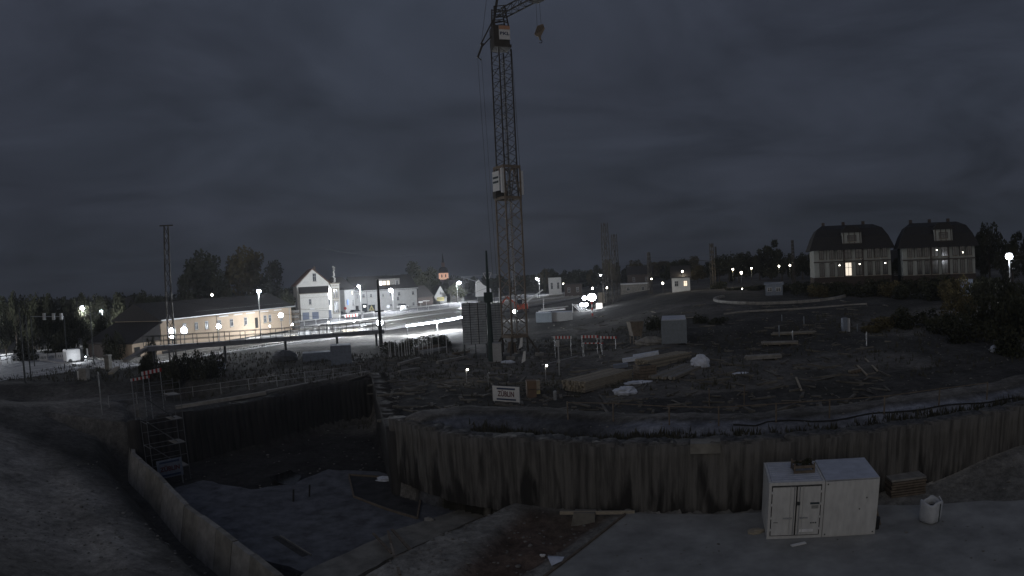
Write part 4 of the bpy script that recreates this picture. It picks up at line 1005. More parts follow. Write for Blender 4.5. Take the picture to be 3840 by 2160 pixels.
# stones and clods
cl_ = []
for _ in range(6): 
    b_ = MB().ball((0, 0, 0), 1, 6, 4, .3, random.randint(0, 99)); m_ = (b_.v, b_.f); cl_.append(m_)
mb = MB(); rx = []; 
for _ in range(3600):
    if random.random() < .5: x = random.uniform(-25, 34); y = random.uniform(12, 30)
    else: x = random.uniform(-30, 45); y = random.uniform(30, 80)
    if -4 < x < 4 and random.random() < .3: y = random.uniform(22, 33)
    rx.append((x, y, random.uniform(.03, .10)*(1.6 if random.random() < .1 else 1)))
hz_ = hgt(np.array([r[0] for r in rx]), np.array([r[1] for r in rx]))
onslab = sd_poly(np.array([r[0] for r in rx]), np.array([r[1] for r in rx]), [tuple(Z(2040, 2175, -2.5)[:2]), tuple(Z(2350, 1932, -2.5)[:2]), (9.2, 28.6), (19, 25.4), (34, 20), (40, 8), (2.5, 8)]) < 0
for (x, y, s), z, os_ in zip(rx, hz_, onslab):
    if os_:
        if random.random() < .8: continue
        z = -2.5; s *= .6
    v_, f_ = random.choice(cl_); a = random.uniform(0, 6.28); ca_, sa_ = math.cos(a), math.sin(a)
    mb.add([(x+s*(px*ca_-py*sa_), y+s*(px*sa_+py*ca_), z+s*.4*pz+s*.2) for px, py, pz in v_], f_)
tag(mb.build('stones', mat('stones', (.20, .19, .17), var=.4)), 'loose stones and clods on the site ground', None, None, 'stuff')
# ================================================================ LONG DECK WITH RAILING
dl = at(545, 1300, 79); drr = at(1432, 1236, 93); 
dk = thing('footbridge', 'long raised footbridge deck with dark railing crossing before the station', 'footbridge', (0, 0, 0))
MB().bar(dl-Vector((0, 0, .25)), drr-Vector((0, 0, .25)), 1.3, .55).build('deck', mat('deck_concrete', (.30, .30, .31), scale=2, var=.15), dk)
dvv = (drr-dl); dln = dvv.length; ddn = dvv.normalized(); dnm = Vector((ddn.y, -ddn.x, 0)).normalized()
for sgn in (1, -1):
    n = 16
    for k in range(n+1):
        p = dl+dvv*(k/n)+dnm*sgn*.85; MB().bar(p-Vector((0, 0, .1)), p+Vector((0, 0, 1.15)), .06).build('railing_post', M_dsteel, dk)
    for hh in (1.15, .6): MB().bar(dl+dnm*sgn*.85+Vector((0, 0, hh)), drr+dnm*sgn*.85+Vector((0, 0, hh)), .06).build('handrail', M_dsteel, dk)
for f in (.03, .3, .55, .78, .97):
    p = dl+dvv*f; MB().bar((p.x, p.y, gz(p.x, p.y)-.2), (p.x, p.y, p.z-.4), .35, n=8).build('support_column', M_dsteel, dk)
# ramp going down to the left
ra = at(548, 1300, 78.8); rb = at(470, 1352, 74); rc_ = at(415, 1400, 66)
MB().bar(ra-Vector((0, 0, .25)), rb, .7, .3).build('ramp', M_conc, dk); 
tag(MB().bar(rb+(rc_-rb)*.55, rc_, .5, .2).build('plank', M_wood), 'pale plank lying below the end of the bridge ramp', 'plank')
# bright clutter below and behind the deck: stacked site materials in the floodlight
for i, (u0, u1, vb, d, hh, m_, lab, nm, ct_) in enumerate([
        (985, 1065, 1292, 84, .8, M_wht, 'white site panel leaning under the deck, left of the pair', 'site_panel', 'panel'),
        (1118, 1166, 1277, 86, .95, M_wht, 'brightest white site panel under the deck', 'site_panel', 'panel'),
        (1065, 1112, 1283, 86, .6, M_wood, 'stack of pale boards under the deck between two white panels', 'board_stack', 'board stack'),
        (1290, 1340, 1262, 92, .7, M_wood, 'stack of pale timber under the right part of the deck', 'board_stack', 'board stack'),
        (1340, 1385, 1255, 94, .5, M_wht, 'bright white panel at the right end under the deck', 'site_panel', 'panel')]):
    a = G(u0, vb); d = math.hypot(a.x, a.y); b_ = at(u1, vb-(u1-u0)*.07, d*1.01); a.z += .02; L_, A_ = frame(a, b_)
    t = thing('leaning_board' if nm == 'site_panel' else nm, lab, ct_, (a.x, a.y, a.z), A_)
    zt_ = max(.4, up(u0, vb-30, a)-a.z)*hh/.8
    if nm == 'site_panel':
        MB().box((L_/2, 0, zt_/2), (L_, .08, zt_), 0, .12).build('panel_face', m_, t)
        for x in (.02, .5, .98): MB().box((L_*x, -.1, zt_/2), (.06, .1, zt_), 0, .12).build('stiffener', M_steel, t)
    else:
        for k in range(5): MB().box((L_/2+random.uniform(-.1, .1), 0, .09+k*zt_/5), (L_, .9, zt_/5*.8)).build('board', m_, t)
for i, x in enumerate(np.linspace(1175, 1285, 9)):
    p = G(x, 1268-(x-1175)*.1); g = p.z
    tag(MB().bar((p.x, p.y, g), (p.x+random.uniform(-.4, .4), p.y, g+1.6), .07).build('steel_prop', M_wht), f'{ords[i]} white steel prop from the left in the floodlit row under the deck', 'prop', 'white props under the deck')
for i, (u, v) in enumerate(((1100, 1268), (1235, 1252), (1330, 1248), (1015, 1278))):  # added fill lights with bulbs, brightening the ground under and behind the deck
    p = at(u, v, 112); pt_light((p.x, p.y, gz(p.x, p.y)+2.4), 1100, .3, parent=dk, name='deck_fill_light')
    MB().ball((p.x, p.y, gz(p.x, p.y)+2.65), .12, 8, 6).build('deck_fill_bulb', M_flood, dk, True)
# ================================================================ FENCES BY THE STREET
def fence_px(pts, hm, label, m=M_wht, rails=(1.0,), w=.09, cat='fence', name='post_fence', zoff=0):
    P_ = [G(*p) for p in pts]; t = thing(name, label, cat, (0, 0, 0))
    for p in P_: MB().bar((p.x, p.y, p.z-.1), (p.x, p.y, p.z+hm), w, n=6).build('post', m, t)
    for a, b_ in zip(P_, P_[1:]):
        for r in rails: MB().bar((a.x, a.y, a.z+hm*r*.97), (b_.x, b_.y, b_.z+hm*r*.97), w*.7).build('rail', m, t)
    return t
fence_px([(u, 1216-(u-1270)*.125) for u in (1275, 1317, 1362, 1404, 1446, 1487, 1528, 1567, 1608, 1648, 1688, 1728)], 2.0, 'pale post and rail fence between street and tracks by the gabled house')
fence_px([(u, 1252-(u-960)*.11) for u in (1012, 1060, 1100, 1142, 1186, 1230)], 1.7, 'pale post fence beside the tracks before the station', rails=(1.0,))
fence_px([(4, 1372), (28, 1365), (45, 1363), (62, 1358), (88, 1350), (112, 1350), (140, 1348)], 1.3, 'white double rail guard fence at the left picture edge', rails=(1.0, .55), w=.13)
fence_px([(402, 1352), (424, 1350), (453, 1344), (483, 1334), (512, 1330)], 1.6, 'white pedestrian guard rail left of the bridge ramp', rails=(.85, .4), w=.13)
# white advertising hoardings along the lit road on the left
for i, (u0, u1, vt, vb) in enumerate([(150, 178, 1330, 1356), (183, 208, 1328, 1352), (213, 250, 1325, 1350), (255, 300, 1318, 1345)]):
    a = G(u0, vb); b_ = G(u1, vb-2); L_, A_ = frame(a, b_); t = thing('road_barrier', f'{ords[i]} white barrier panel from the left along the lit road', 'barrier', a, A_, 'white barrier panels on the lit road')
    h_ = max(.7, up(u0, vt, a)-a.z); MB().box((L_/2, 0, h_/2+.1), (L_, .06, h_)).build('panel', M_wht, t)
    for x in (0, L_): MB().box((x, 0, h_/2), (.08, .12, h_+.2)).build('post', M_wht, t)
    for k in range(4): MB().box((L_*(.2+.2*k), -.05, h_*.55), (.07, .03, h_*.4), 0, 0, .4).build('stripe', M_ink, t)
q = Z(-75, 1345, .35); t = thing('street_lamp', 'street lamp at the left picture edge lighting the white guard fence', 'street lamp', q, 0, 'street lamps beside the railway')
MB().bar((0, 0, 0), (0, 0, 5), .16, n=8, w2=.1).build('pole', M_wht, t); MB().ball((0, 0, 5.1), (.34, .34, .26), 12, 8).build('globe', M_lamp, t, True); pt_light((.3, 0, 4.6), 4200, .2, parent=t)
# parked white van glimpsed on the road (light blur in the photograph), with dark cab end
vp = G(253, 1362); 
v_a = G(252, 1366); v_b = G(322, 1358); L_, A_ = frame(v_a, v_b)
van = thing('van', 'white van parked by the lit road in front of the white barrier panels', 'van', v_a, A_)
bd = MB(); bd.prism([(0, 0, .35), (L_*.74, 0, .35), (L_*.74, 0, 1.9), (.1, 0, 1.95), (0, 0, 1.7)], (0, 1.8, 0)); bd.build('body', M_wht, van)
MB().prism([(L_*.745, .04, .35), (L_, .04, .35), (L_, .04, .95), (L_*.93, .04, 1.1), (L_*.83, .04, 1.85), (L_*.745, .04, 1.9)], (0, 1.72, 0)).build('cab', M_dsteel, van)
for x in (.18, .82):
    for y in (0, 1.7): MB().bar((L_*x, y-.02, .33), (L_*x, y+.14, .33), .66, n=14).build('wheel', M_dark, van)
for y in (.3, 1.3): MB().ball((L_+.02, y, .7), .12, 8, 6).build('headlight', M_flood, van)
pt_light((L_*.4, -1.6, 1.0), 80, .15, parent=van, name='van_fill_light')  # added fill light beside the van, without any fixture
t = thing('street_lamp', 'thin pale lamp column beside the lit road left of the station', 'street lamp', G(393, 1298), 0, 'street lamps beside the railway')
hh_ = up(378, 1165, t.location)-t.location.z
MB().bar((0, 0, 0), (0, 0, hh_), .16, n=8, w2=.1).build('pole', M_wht, t); MB().box((-.2, 0, hh_), (.8, .25, .14)).build('lamp_head', M_steel, t); pt_light((-.3, -.1, hh_-.25), 1700, .2, parent=t)
sheet('road', [Z(-350, 1425, .35), Z(0, 1428, .35), Z(330, 1385, .35), Z(560, 1340, .35), Vector((-42, 80, 0)), Vector((-48, 92, 0)), Vector((-130, 84, 0))], .36, mat('pale_asphalt', (.34, .34, .345), scale=2, var=.3), th=.3)
for k, (a, b_) in enumerate((((0, 1405), (330, 1360)), ((0, 1420), (330, 1372)), ((0, 1385), (260, 1352)))):
    a = Z(*a, .37); b_ = Z(*b_, .37); tag(MB().bar((a.x, a.y, .37), (b_.x, b_.y, .37), .16, .02).build('road_line', M_wht), kind='structure')
# red and white barrier boards
def barrier(u0, u1, v0, v1, d, nst, label, hgt_=.28, legs=True, dz=None, group='red and white barrier boards'):
    a = at(u0, v0, d); b_ = at(u1, v1, d+.4); L_, A_ = frame(a, b_); g = gz(a.x, a.y)
    t = thing('barrier_board', label, 'barrier', (a.x, a.y, g), A_, group); z = a.z-g; sl_ = (b_.z-a.z)/max(L_, .1)
    for k in range(nst):
        x = L_*(k+.5)/nst; MB().box((x, 0, z+sl_*x), (L_/nst-.002, .05, hgt_)).build('stripe', M_wht if k % 2 == 0 else M_red, t)
    if legs:
        for x in (.06, .94): MB().bar((L_*x, .04, 0), (L_*x, .04, z+sl_*L_*x), .06).build('leg', M_steel, t)
    return t
barrier(2076, 2144, 1265, 1265, 70, 11, 'red and white barrier board left of the slim mast', .30)
barrier(2179, 2243, 1263, 1262, 70, 10, 'red and white barrier board right of the slim mast', .30)
barrier(2250, 2312, 1265, 1266, 71, 10, 'dimmer red and white barrier board at the right end of the row', .26)
barrier(2184, 2262, 1287, 1287, 69, 10, 'low red and white barrier board under the middle one', .12)
barrier(530, 605, 1402, 1386, 54, 10, 'bright red and white barrier board on the bank left of the pit', .30)
barrier(489, 562, 1426, 1412, 52, 10, 'lower red and white barrier board on the left bank', .20)
barrier(1493, 1612, 1180, 1172, 176, 24, 'long red and white barrier along the street, left part', .55)
barrier(1618, 1738, 1171, 1156, 186, 24, 'long red and white barrier along the street, right part', .55)
barrier(1292, 1342, 1186, 1181, 148, 9, 'short red and white barrier beside the parked cars', .55)
# cars by the long house
def car(u0, u1, v, m, label, lit=False):
    a = G(u0, v); b_ = G(u1, v-3); L_, A_ = frame(a, b_); L_ = 4.3; t = thing('parked_car', label, 'car', (a.x, a.y, max(a.z, RZ)), A_, 'cars parked by the houses')
    MB().prism([(0, 0, .3), (L_, 0, .3), (L_, 0, .75), (L_*.95, 0, .9), (.1, 0, .95)], (0, 1.7, 0)).build('body', m, t)
    MB().prism([(L_*.08, .12, .93), (L_*.74, .12, .9), (L_*.58, .12, 1.42), (L_*.2, .12, 1.45)], (0, 1.46, 0)).build('cabin', M_glass, t)
    for x in (.18, .8):
        for y in (-.02, 1.56): MB().bar((L_*x, y, .32), (L_*x, y+.16, .32), .62, n=12).build('wheel', M_dark, t)
    for y in (.25, 1.4): MB().box((L_+.01, y, .68), (.06, .3, .16)).build('headlight', M_wht, t)
    return t
car(1322, 1352, 1190, M_wht, 'pale car parked behind the fence in front of the house wing')
car(1262, 1286, 1196, M_dsteel, 'dark car parked beside the corner bay of the gabled house')
car(1505, 1530, 1163, M_wht, 'white car parked before the right half of the long house')
# signs
def pole_sign(u, vb, vt, label, shape, m, size, name='road_sign', cat='road sign', m2=None, dist=None):
    p = G(u, vb) if not dist else at(u, vb, dist); 
    if dist: p.z = gz(p.x, p.y)
    h = max(1.0, up(u, vt, p)-p.z); t = thing(name, label, cat, p, 0)
    MB().bar((0, 0, 0), (0, 0, h), .08, n=6).build('pole', M_wht, t); w, hh = size
    if shape == 'round': MB().bar((0, -.12, h-hh/2), (0, -.06, h-hh/2), w, n=16).build('disc', m, t)
    elif shape == 'tri':
        MB().prism([(-w/2, -.1, h-hh), (w/2, -.1, h-hh), (0, -.1, h)], (0, .05, 0)).build('plate', m, t); MB().prism([(-w*.12, -.13, h-hh*.8), (w*.12, -.13, h-hh*.8), (0, -.13, h-hh*.35)], (0, .02, 0)).build('symbol', M_ink, t)
    else: MB().box((0, -.1, h-hh/2), (w, .06, hh)).build('plate', m, t)
    if m2:
        for k in range(2):
            for j in range(5): MB().box((-w*.36+j*w*.17, -.14, h-hh*(.3+.28*k)), (w*.12, .02, hh*.16)).build('character', m2, t)
    return t
pole_sign(1653, 1140, 1114, 'yellow and white place name board on a post before the small gabled house', 'box', M_yell, (2.6, 1.35), m2=M_ink)
pole_sign(1395, 1180, 1144, 'triangular yellow warning sign before the long house', 'tri', M_yell, (1.7, 1.5))
pole_sign(1737, 1155, 1117, 'small round white sign at the right end of the street barrier', 'round', M_wht, (.9, 1.2))
pole_sign(1297, 1190, 1150, 'round road sign beside the blue lit sign of the house wing', 'round', M_red, (.8, .9))
pole_sign(1579, 1160, 1130, 'small white finger sign on a post, left of the place name board', 'box', M_wht, (1.3, .4))
pole_sign(1600, 1158, 1127, 'thin white finger sign nearest the place name board', 'box', M_wht, (2.1, .2))
pole_sign(1457, 1175, 1143, 'round grey road sign between the cross mast and the starry lamp', 'round', M_steel, (.9, 1.0))
pole_sign(2247, 1160, 1137, 'lit white square sign right of the big floodlight', 'box', M_coolw, (1.3, 1.1), m2=M_ink)
pole_sign(2256, 1140, 1097, 'pale yellow hoarding behind the big floodlight', 'box', M_trim, (1.6, 2.6))
# white toppled tent by the barrier
p = G(1515, 1172); tt = thing('white_tarpaulin', 'white tarpaulin hood draped over a frame before the long house', 'tarpaulin', p, 0)
MB().ball((0, 0, .9), (1.1, .8, 1.2), 9, 6, .12, 3).build('sheet', M_wht, tt); MB().bar((-.9, 0, 0), (-.9, 0, 1.2), .08).build('leg', M_steel, tt)
# ================================================================ THE TWO WHITE CONTAINERS
FZ = -2.5
ca_ = Z(2874, 2022, FZ); cb_ = Z(3268, 2003, FZ); Lc, Ac = frame(ca_, cb_); cw = 2.44; chh = 2.59; cdp = 2.99
def container_shell(t, w, d, h, ribs=True, corners=True, mm=M_white, rm=M_roofw, slat='roof_rib'):
    for x in (0, w):
        for y in (0, d): MB().box((x+(.06 if x == 0 else -.06), y+(.06 if y == 0 else -.06), h/2), (.12, .12, h)).build('corner_post', mm, t)
    for z in (.07, h-.06):
        for y in (.05, d-.05): MB().box((w/2, y, z), (w-.24, .1, .14)).build('rail', mm, t)
        for x in (.05, w-.05): MB().box((x, d/2, z), (.1, d-.24, .14)).build('rail', mm, t)
    for x in (.03, w-.03):
        mb = MB(); n = int(d/.28)
        for k in range(n): mb.box((x, .16+(d-.32)*(k+.5)/n, h/2), (.05+(.04 if k % 2 else 0), (d-.32)/n, h-.26))
        mb.build('side_wall', mm, t)
    MB().box((w/2, d-.03, h/2), (w-.24, .05, h-.26)).build('back_wall', mm, t)
    MB().box((w/2, d/2, h-.05), (w-.2, d-.2, .04)).build('roof', rm, t)
    if ribs:
        n = 10
        for k in range(n): MB().box((w/2, .14+(d-.28)*(k+.5)/n, h-.0), (w-.26, (d-.28)/n*.5, .07)).build(slat, rm, t)
c1 = thing('shipping_container', 'left white container with double doors, a white plate and ribbed roof', 'container', (ca_.x, ca_.y, FZ), Ac, 'pair of white containers below the pile wall')
container_shell(c1, cw, cdp, chh)
for s_ in (0, 1):
    x0 = .14+s_*1.09; d_ = MB().box((x0+.535, .02, 1.28), (1.05, .06, 2.26)).build('door', M_white, c1)
    for xx in ((x0+.82, x0+.98) if s_ == 0 else (x0+.12, x0+.28)):
        MB().bar((xx, -.05, .18), (xx, -.05, 2.42), .035, n=6).build('locking_bar', M_steel if (xx == x0+.98 or xx == x0+.12) else M_white, d_)
    for z in (.45, 1.0, 1.6, 2.15): MB().box((x0+(.01 if s_ == 0 else 1.06), -.03, z), (.10, .06, .10)).build('hinge', M_white, d_)
    MB().box((x0+(.72 if s_ == 0 else .34), -.07, .98), (.36, .04, .05)).build('handle', M_steel, d_)
    for q_, (xx, zz, ww, hh) in enumerate(((0.0, 1.28, .02, 2.26), (1.05, 1.28, .02, 2.26))):
        MB().box((x0+.01+xx, -.012, zz), (ww, .02, hh)).build('gasket', M_dark, d_)
    for zz in (.155, 2.405): MB().box((x0+.535, -.012, zz), (1.05, .02, .022)).build('gasket', M_dark, d_)
MB().box((1.29, -.09, 1.66), (.16, .06, .14)).build('lock_box', M_dsteel, c1)
MB().box((1.22, -.03, 1.28), (.035, .05, 2.2)).build('door_seam', M_dark, c1)
MB().box((1.72, -.03, .37), (.62, .03, .13)).build('white_plate', mat('bright_plate', (.93, .93, .93), rough=.35), c1)
MB().box((2.03, -.035, 1.62), (.40, .015, .085)).build('name_bar', M_ink, c1)
for z in (1.50, 1.45, 1.40): MB().box((2.05, -.035, z), (.3, .015, .018)).build('text_line', M_ink, c1)
for x in (1.92, 2.02, 2.12): MB().box((x, -.035, .72), (.06, .015, .05)).build('text_mark', M_ink, c1)
for x in (.35, .95, 1.6): MB().box((x, -.035, .78 if x < .5 else .96), (.2, .015, .02)).build('text_line', M_ink, c1)
c2 = thing('shipping_container', 'right white container with a plain smooth front and flat roof', 'container', (ca_.x+(cw+.02)*math.cos(Ac), ca_.y+(cw+.02)*math.sin(Ac), FZ), Ac, 'pair of white containers below the pile wall')
container_shell(c2, cw, cdp, chh+.02, ribs=False)
MB().box((cw/2, cdp/2, chh+.0), (cw-.02, cdp, .08)).build('flat_roof', M_roofw, c2)
MB().box((cw/2, .0, chh/2), (cw-.04, .06, chh-.14)).build('front_panel', M_white, c2)
for (x, z) in ((1.9, 1.75), (1.6, 1.25), (.12, .14), (.12, 2.45), (2.3, .14)): MB().box((x, -.04, z), (.05, .02, .05)).build('bolt', M_dark, c2)
# crate with netting on the left roof
bx = thing('wire_basket', 'dark wire basket full of twigs on the roof of the left container', 'basket', (ca_.x+1.65*math.cos(Ac)-1.5*math.sin(Ac), ca_.y+1.65*math.sin(Ac)+1.5*math.cos(Ac), FZ+chh+.05), Ac+.05)
for z in (.05, .28): 
    for y in (-.4, .4): MB().box((0, y, z), (.95, .06, .12)).build('slat', M_woodd, bx)
for x in (-.45, .45):
    for y in (-.38, .38): MB().box((x, y, .22), (.07, .07, .44)).build('post', M_woodd, bx)
    MB().box((x, 0, .16), (.05, .8, .2)).build('slat', M_woodd, bx)
o = bpy.data.objects.new('contents', CR['bush'][0]); col.objects.link(o); o.parent = bx; o.location = (0, .02, .38); o.scale = (.42, .36, .34)
# plank propped at the right corner, dark drum
p = Z(3300, 1990, FZ); tag(MB().bar((p.x+.35, p.y+.6, FZ), (p.x-.25, p.y+.9, FZ+2.1), .09).build('prop_board', M_woodd), 'dark board leaning on the right side of the right container', 'board')
p = Z(3283, 1985, FZ); t = thing('drum', 'small black drum on the ground at the right container corner', 'drum', (p.x+.05, p.y+.1, FZ), 0)
MB().bar((0, 0, 0), (0, 0, .5), .34, n=14).build('barrel', M_dark, t); MB().bar((0, 0, .5), (0, 0, .53), .37, n=14).build('lid', M_dsteel, t)
p = Z(2995, 2045, FZ); tag(MB().bar((p.x-.35, p.y, FZ+.04), (p.x+.35, p.y+.06, FZ+.04), .16, .05).build('pale_board', M_wht), 'short pale board lying on the ground before the left container', 'board')
p = Z(2835, 1995, FZ); t = thing('rag_heap', 'crumpled brownish heap on the ground left of the left container', 'heap', (p.x, p.y, FZ), 0); MB().ball((0, 0, .05), (.4, .3, .12), 9, 5, .2, 4).build('cloth', M_wood, t)
# bulk bag
p = Z(3485, 1958, FZ-.05); t = thing('bulk_bag', 'open white bulk bag standing on the ground right of the containers', 'bulk bag', (p.x, p.y, gz(p.x, p.y) if gz(p.x, p.y) > FZ else FZ), .3)
bb = MB(); n = 16; rings = []
for j, (z, r) in enumerate(((0, .36), (.12, .46), (.45, .49), (.75, .47), (.95, .49), (1.02, .45), (.9, .42), (.72, .40))):
    rings += [((r*(abs(math.cos(a))**.6)*math.copysign(1, math.cos(a)))*(1+.04*math.sin(5*a+j)), (r*(abs(math.sin(a))**.6)*math.copysign(1, math.sin(a)))*(1+.04*math.cos(4*a+j)), z+(.08*math.sin(3*a) if j > 3 else 0)) for a in [2*math.pi*k/n for k in range(n)]]
bb.add(rings, [(j*n+k, j*n+(k+1) % n, (j+1)*n+(k+1) % n, (j+1)*n+k) for j in range(7) for k in range(n)]+[tuple(range(n))[::-1]])
bb.build('bag', M_bag, t, True); MB().ball((0, 0, .62), (.4, .4, .16), 9, 5, .2, 2).build('rubble_fill', M_dark, t)
MB().bar((.05, -.5, .1), (.05, -.5, .95), .03).build('seam_strap', M_green, t); MB().bar((.4, -.3, .95), (.42, -.1, 1.12), .05).build('lifting_loop', M_bag, t)
# sheets of plywood leaning behind the bag
p = Z(3330, 1860, FZ); t = thing('plywood_stack', 'stack of grey plywood sheets beside the right container', 'plywood stack', (p.x+.3, p.y-.4, FZ), -.15)
for k in range(7): MB().box((.6+random.uniform(-.04, .04), .5+random.uniform(-.04, .04), .08+k*.14), (2.0, 1.2, .10)).build('sheet', M_conc if k == 6 else M_woodd, t)
# concrete block at wall foot and triangular white sheet
p = Z(2185, 1935, -2.55); t = thing('concrete_block', 'pale concrete block at the foot of the pile wall', 'concrete block', (p.x, p.y, gz(p.x, p.y)-.1), -.3)
MB().prism([(-.6, 0, 0), (.6, 0, 0), (.6, 0, .75), (-.45, 0, .75)], (0, .5, 0)).build('block', M_slabw, t)
p = G(2080, 2110); t = thing('foil_sheet', 'pale triangular foil sheet lying on the muddy strip near the slab edge', 'foil', (p.x, p.y, p.z+.05), 0)
MB().add([(-.25, .55, .02), (.42, .12, .12), (.3, -.2, .08), (-.15, -.45, .0), (-.28, .1, .16)], [(0, 4, 1), (1, 4, 2), (2, 4, 3), (3, 4, 0)]).build('foil', M_foil, t)
p = G(2035, 2088); tag(MB().ball((p.x, p.y, p.z+.05), (.14, .1, .08), 7, 5, .25, 3).build('paper_scrap', M_wht), 'tiny crumpled white scrap left of the triangular foil', 'scrap')
# hole timbers and dark planks at the trench crossing
t = thing('trench_planks', 'dark timber planks laid across the trench at the bottom edge', 'planks', (0, 0, 0))
for (u0, v0, u1, v1, w, z0, z1) in ((1470, 1985, 1560, 2085, .16, -3.6, -3.5), (1560, 2075, 1720, 2010, .2, -3.3, -3.3), (1485, 2090, 1560, 2062, .2, -3.2, -3.2), (1480, 2120, 1570, 2080, .22, -3.0, -3.0), (1470, 2145, 1580, 2110, .22, -2.9, -2.9),
                                    (1400, 2000, 1470, 2075, .14, -3.7, -3.6), (1465, 2040, 1500, 2155, .12, -3.3, -2.6), (1455, 1990, 1478, 2080, .12, -3.4, -3.6)):
    a = Z(u0, v0, z0); b_ = Z(u1, v1, z1); MB().bar(a, b_, w, .06).build('plank', M_woodd, t)
p = Z(1830, 1880, -3.9); t = thing('steel_post', 'dark upright steel post at the corner of the pit slab', 'post', (p.x, p.y, -4.2), 0)
MB().bar((0, 0, 0), (.05, 0, 2.0), .14).build('shaft', M_dark, t); MB().bar((-.3, 0, 1.3), (.35, 0, 1.7), .09).build('arm', M_dark, t)
for (u, v, r, lab) in ((1440, 1800, .55, 'crumpled blue foil on the recess edge of the pit slab'), (1610, 1956, .35, 'small pale scrap heap on the concrete strip')):
    p = Z(u, v, -4.1); t = thing('foil_heap', lab, 'foil', (p.x, p.y, -4.15), 0); MB().ball((0, 0, .1), (r, r*.7, .2), 10, 6, .3, int(u)).build('foil', M_foil if r > .5 else M_conc, t)
for (u, v, w, h_) in ((1030, 1800, 1.8, .06), (800, 1845, .5, .05)):
    pass
# stair scaffold on the left bank with its sign
p = Z(600, 1735, -4.3); D1 = math.hypot(p.x, p.y); s0_ = at(560, 1660, 47.5); s1_ = at(695, 1640, 48.5); Lsf, Asf = frame(s0_, s1_)
base_z = -4.4; topz = up(505, 1425, s0_)
sf = thing('stair_scaffold', 'thin steel stair scaffold standing in the left corner of the deep pit', 'scaffold', (s0_.x, s0_.y, base_z), Asf)
ht_ = up(560, 1440, s0_)-base_z
for x in (0, Lsf):
    for y in (0, 1.4): MB().bar((x, y, 0), (x, y, ht_), .055, n=6).build('standard', M_tsteel, sf)
for lv in range(4):
    z = ht_*(lv+.6)/4.2
    for y in (0, 1.4): MB().bar((0, y, z), (Lsf, y, z), .05, n=6).build('ledger', M_tsteel, sf); MB().bar((0, y, z+.9), (Lsf, y, z+.9), .04, n=6).build('guard_rail', M_tsteel, sf)
    for x in (0, Lsf): MB().bar((x, 0, z), (x, 1.4, z), .05, n=6).build('transom', M_tsteel, sf)
    MB().box((Lsf*.85, .7, z), (Lsf*.3, 1.3, .05)).build('landing', M_conc, sf)
    if lv < 3:
        z2 = ht_*(lv+1.6)/4.2; a_, b2 = ((Lsf*.1, Lsf*.85) if lv % 2 == 0 else (Lsf*.1, Lsf*.85))
        MB().bar((b2, .7, z), (a_, .7, z2), .5, .06).build('stair_flight', M_tsteel, sf)
sb_ = thing('company_sign', 'dim white company sign at the foot of the stair scaffold', 'sign', (s0_.x+.3, s0_.y-.6, base_z), Asf)
MB().box((1.4, 0, 1.3), (2.0, .06, 1.3)).build('board', M_blue, sb_); MB().box((1.4, -.04, 1.78), (1.6, .02, .14)).build('stripe', M_inkblue, sb_); MB().box((1.4, -.04, .82), (1.6, .02, .14)).build('stripe', M_inkblue, sb_)
text('ZÜBLIN', .46, sb_, (1.4, -.05, 1.28), (math.pi/2, 0, 0), M_inkred, 'lettering', bold=.015)
for x in (.5, 2.3): MB().bar((x, .05, 0), (x, .05, 1.9), .08).build('post', M_steel, sb_)
# pole and rope fence on the left bank
for i, (u, vb, vt, lab) in enumerate(((385, 1555, 1395, 'grey steel pole on the earth mound left of the pit'), (372, 1450, 1395, 'short grey post on the left bank'))):
    p = G(u, vb); hh = up(u-18, vt, p)-p.z; tag(MB().bar(p, (p.x, p.y, p.z+max(.8, hh)), .12, n=8).build('steel_pole', M_steel), lab, 'pole')
def stakes(pts, h, label, rails=True, m=M_woodd, w=.06):
    P_ = [G(*p) for p in pts]; t = thing('stake_fence', label, 'fence', (0, 0, 0))
    for p in P_: MB().bar(p, (p.x+random.uniform(-.03, .03), p.y, p.z+h), w).build('stake', m, t)
    if rails:
        for a, b_ in zip(P_, P_[1:]):
            for r in ((.95, .5) if rails is True else rails): MB().bar((a.x, a.y, a.z+h*r), (b_.x, b_.y, b_.z+h*r), w*.6).build('rail', m, t)
    return t
stakes([(u, 1530-(u-400)*.125) for u in range(410, 1400, 105)], 1.1, 'low railing with thin posts along the far bank of the deep pit', m=M_steel, w=.05)
stakes([(2130, 1575), (2300, 1582), (2510, 1595), (2695, 1600), (2910, 1585), (3110, 1572), (3315, 1555), (3520, 1525), (3700, 1500)], 1.1, 'row of thin stakes along the path above the pile wall', rails=(.95,), m=M_woodd, w=.07)
stakes([(2790, 1520), (2660, 1525)], 1.3, 'two leaning stakes on the dark field above the path', rails=False)
# path edge kerb and dark hose
hs = thing('hose', 'dark hose winding along the pale path above the pile wall', 'hose', (0, 0, 0)); pv = None; mb = MB()
for k in range(26):
    u = 2750+k*42; v = 1585-(max(0, u-3050)*.115)+5*math.sin(k*.9)+(12 if u < 2860 else 0); p = G(u, v); p.z += .05
    if pv is not None: mb.bar(pv, p, .09, n=6)
    pv = p
mb.build('hose_line', M_dark, hs)
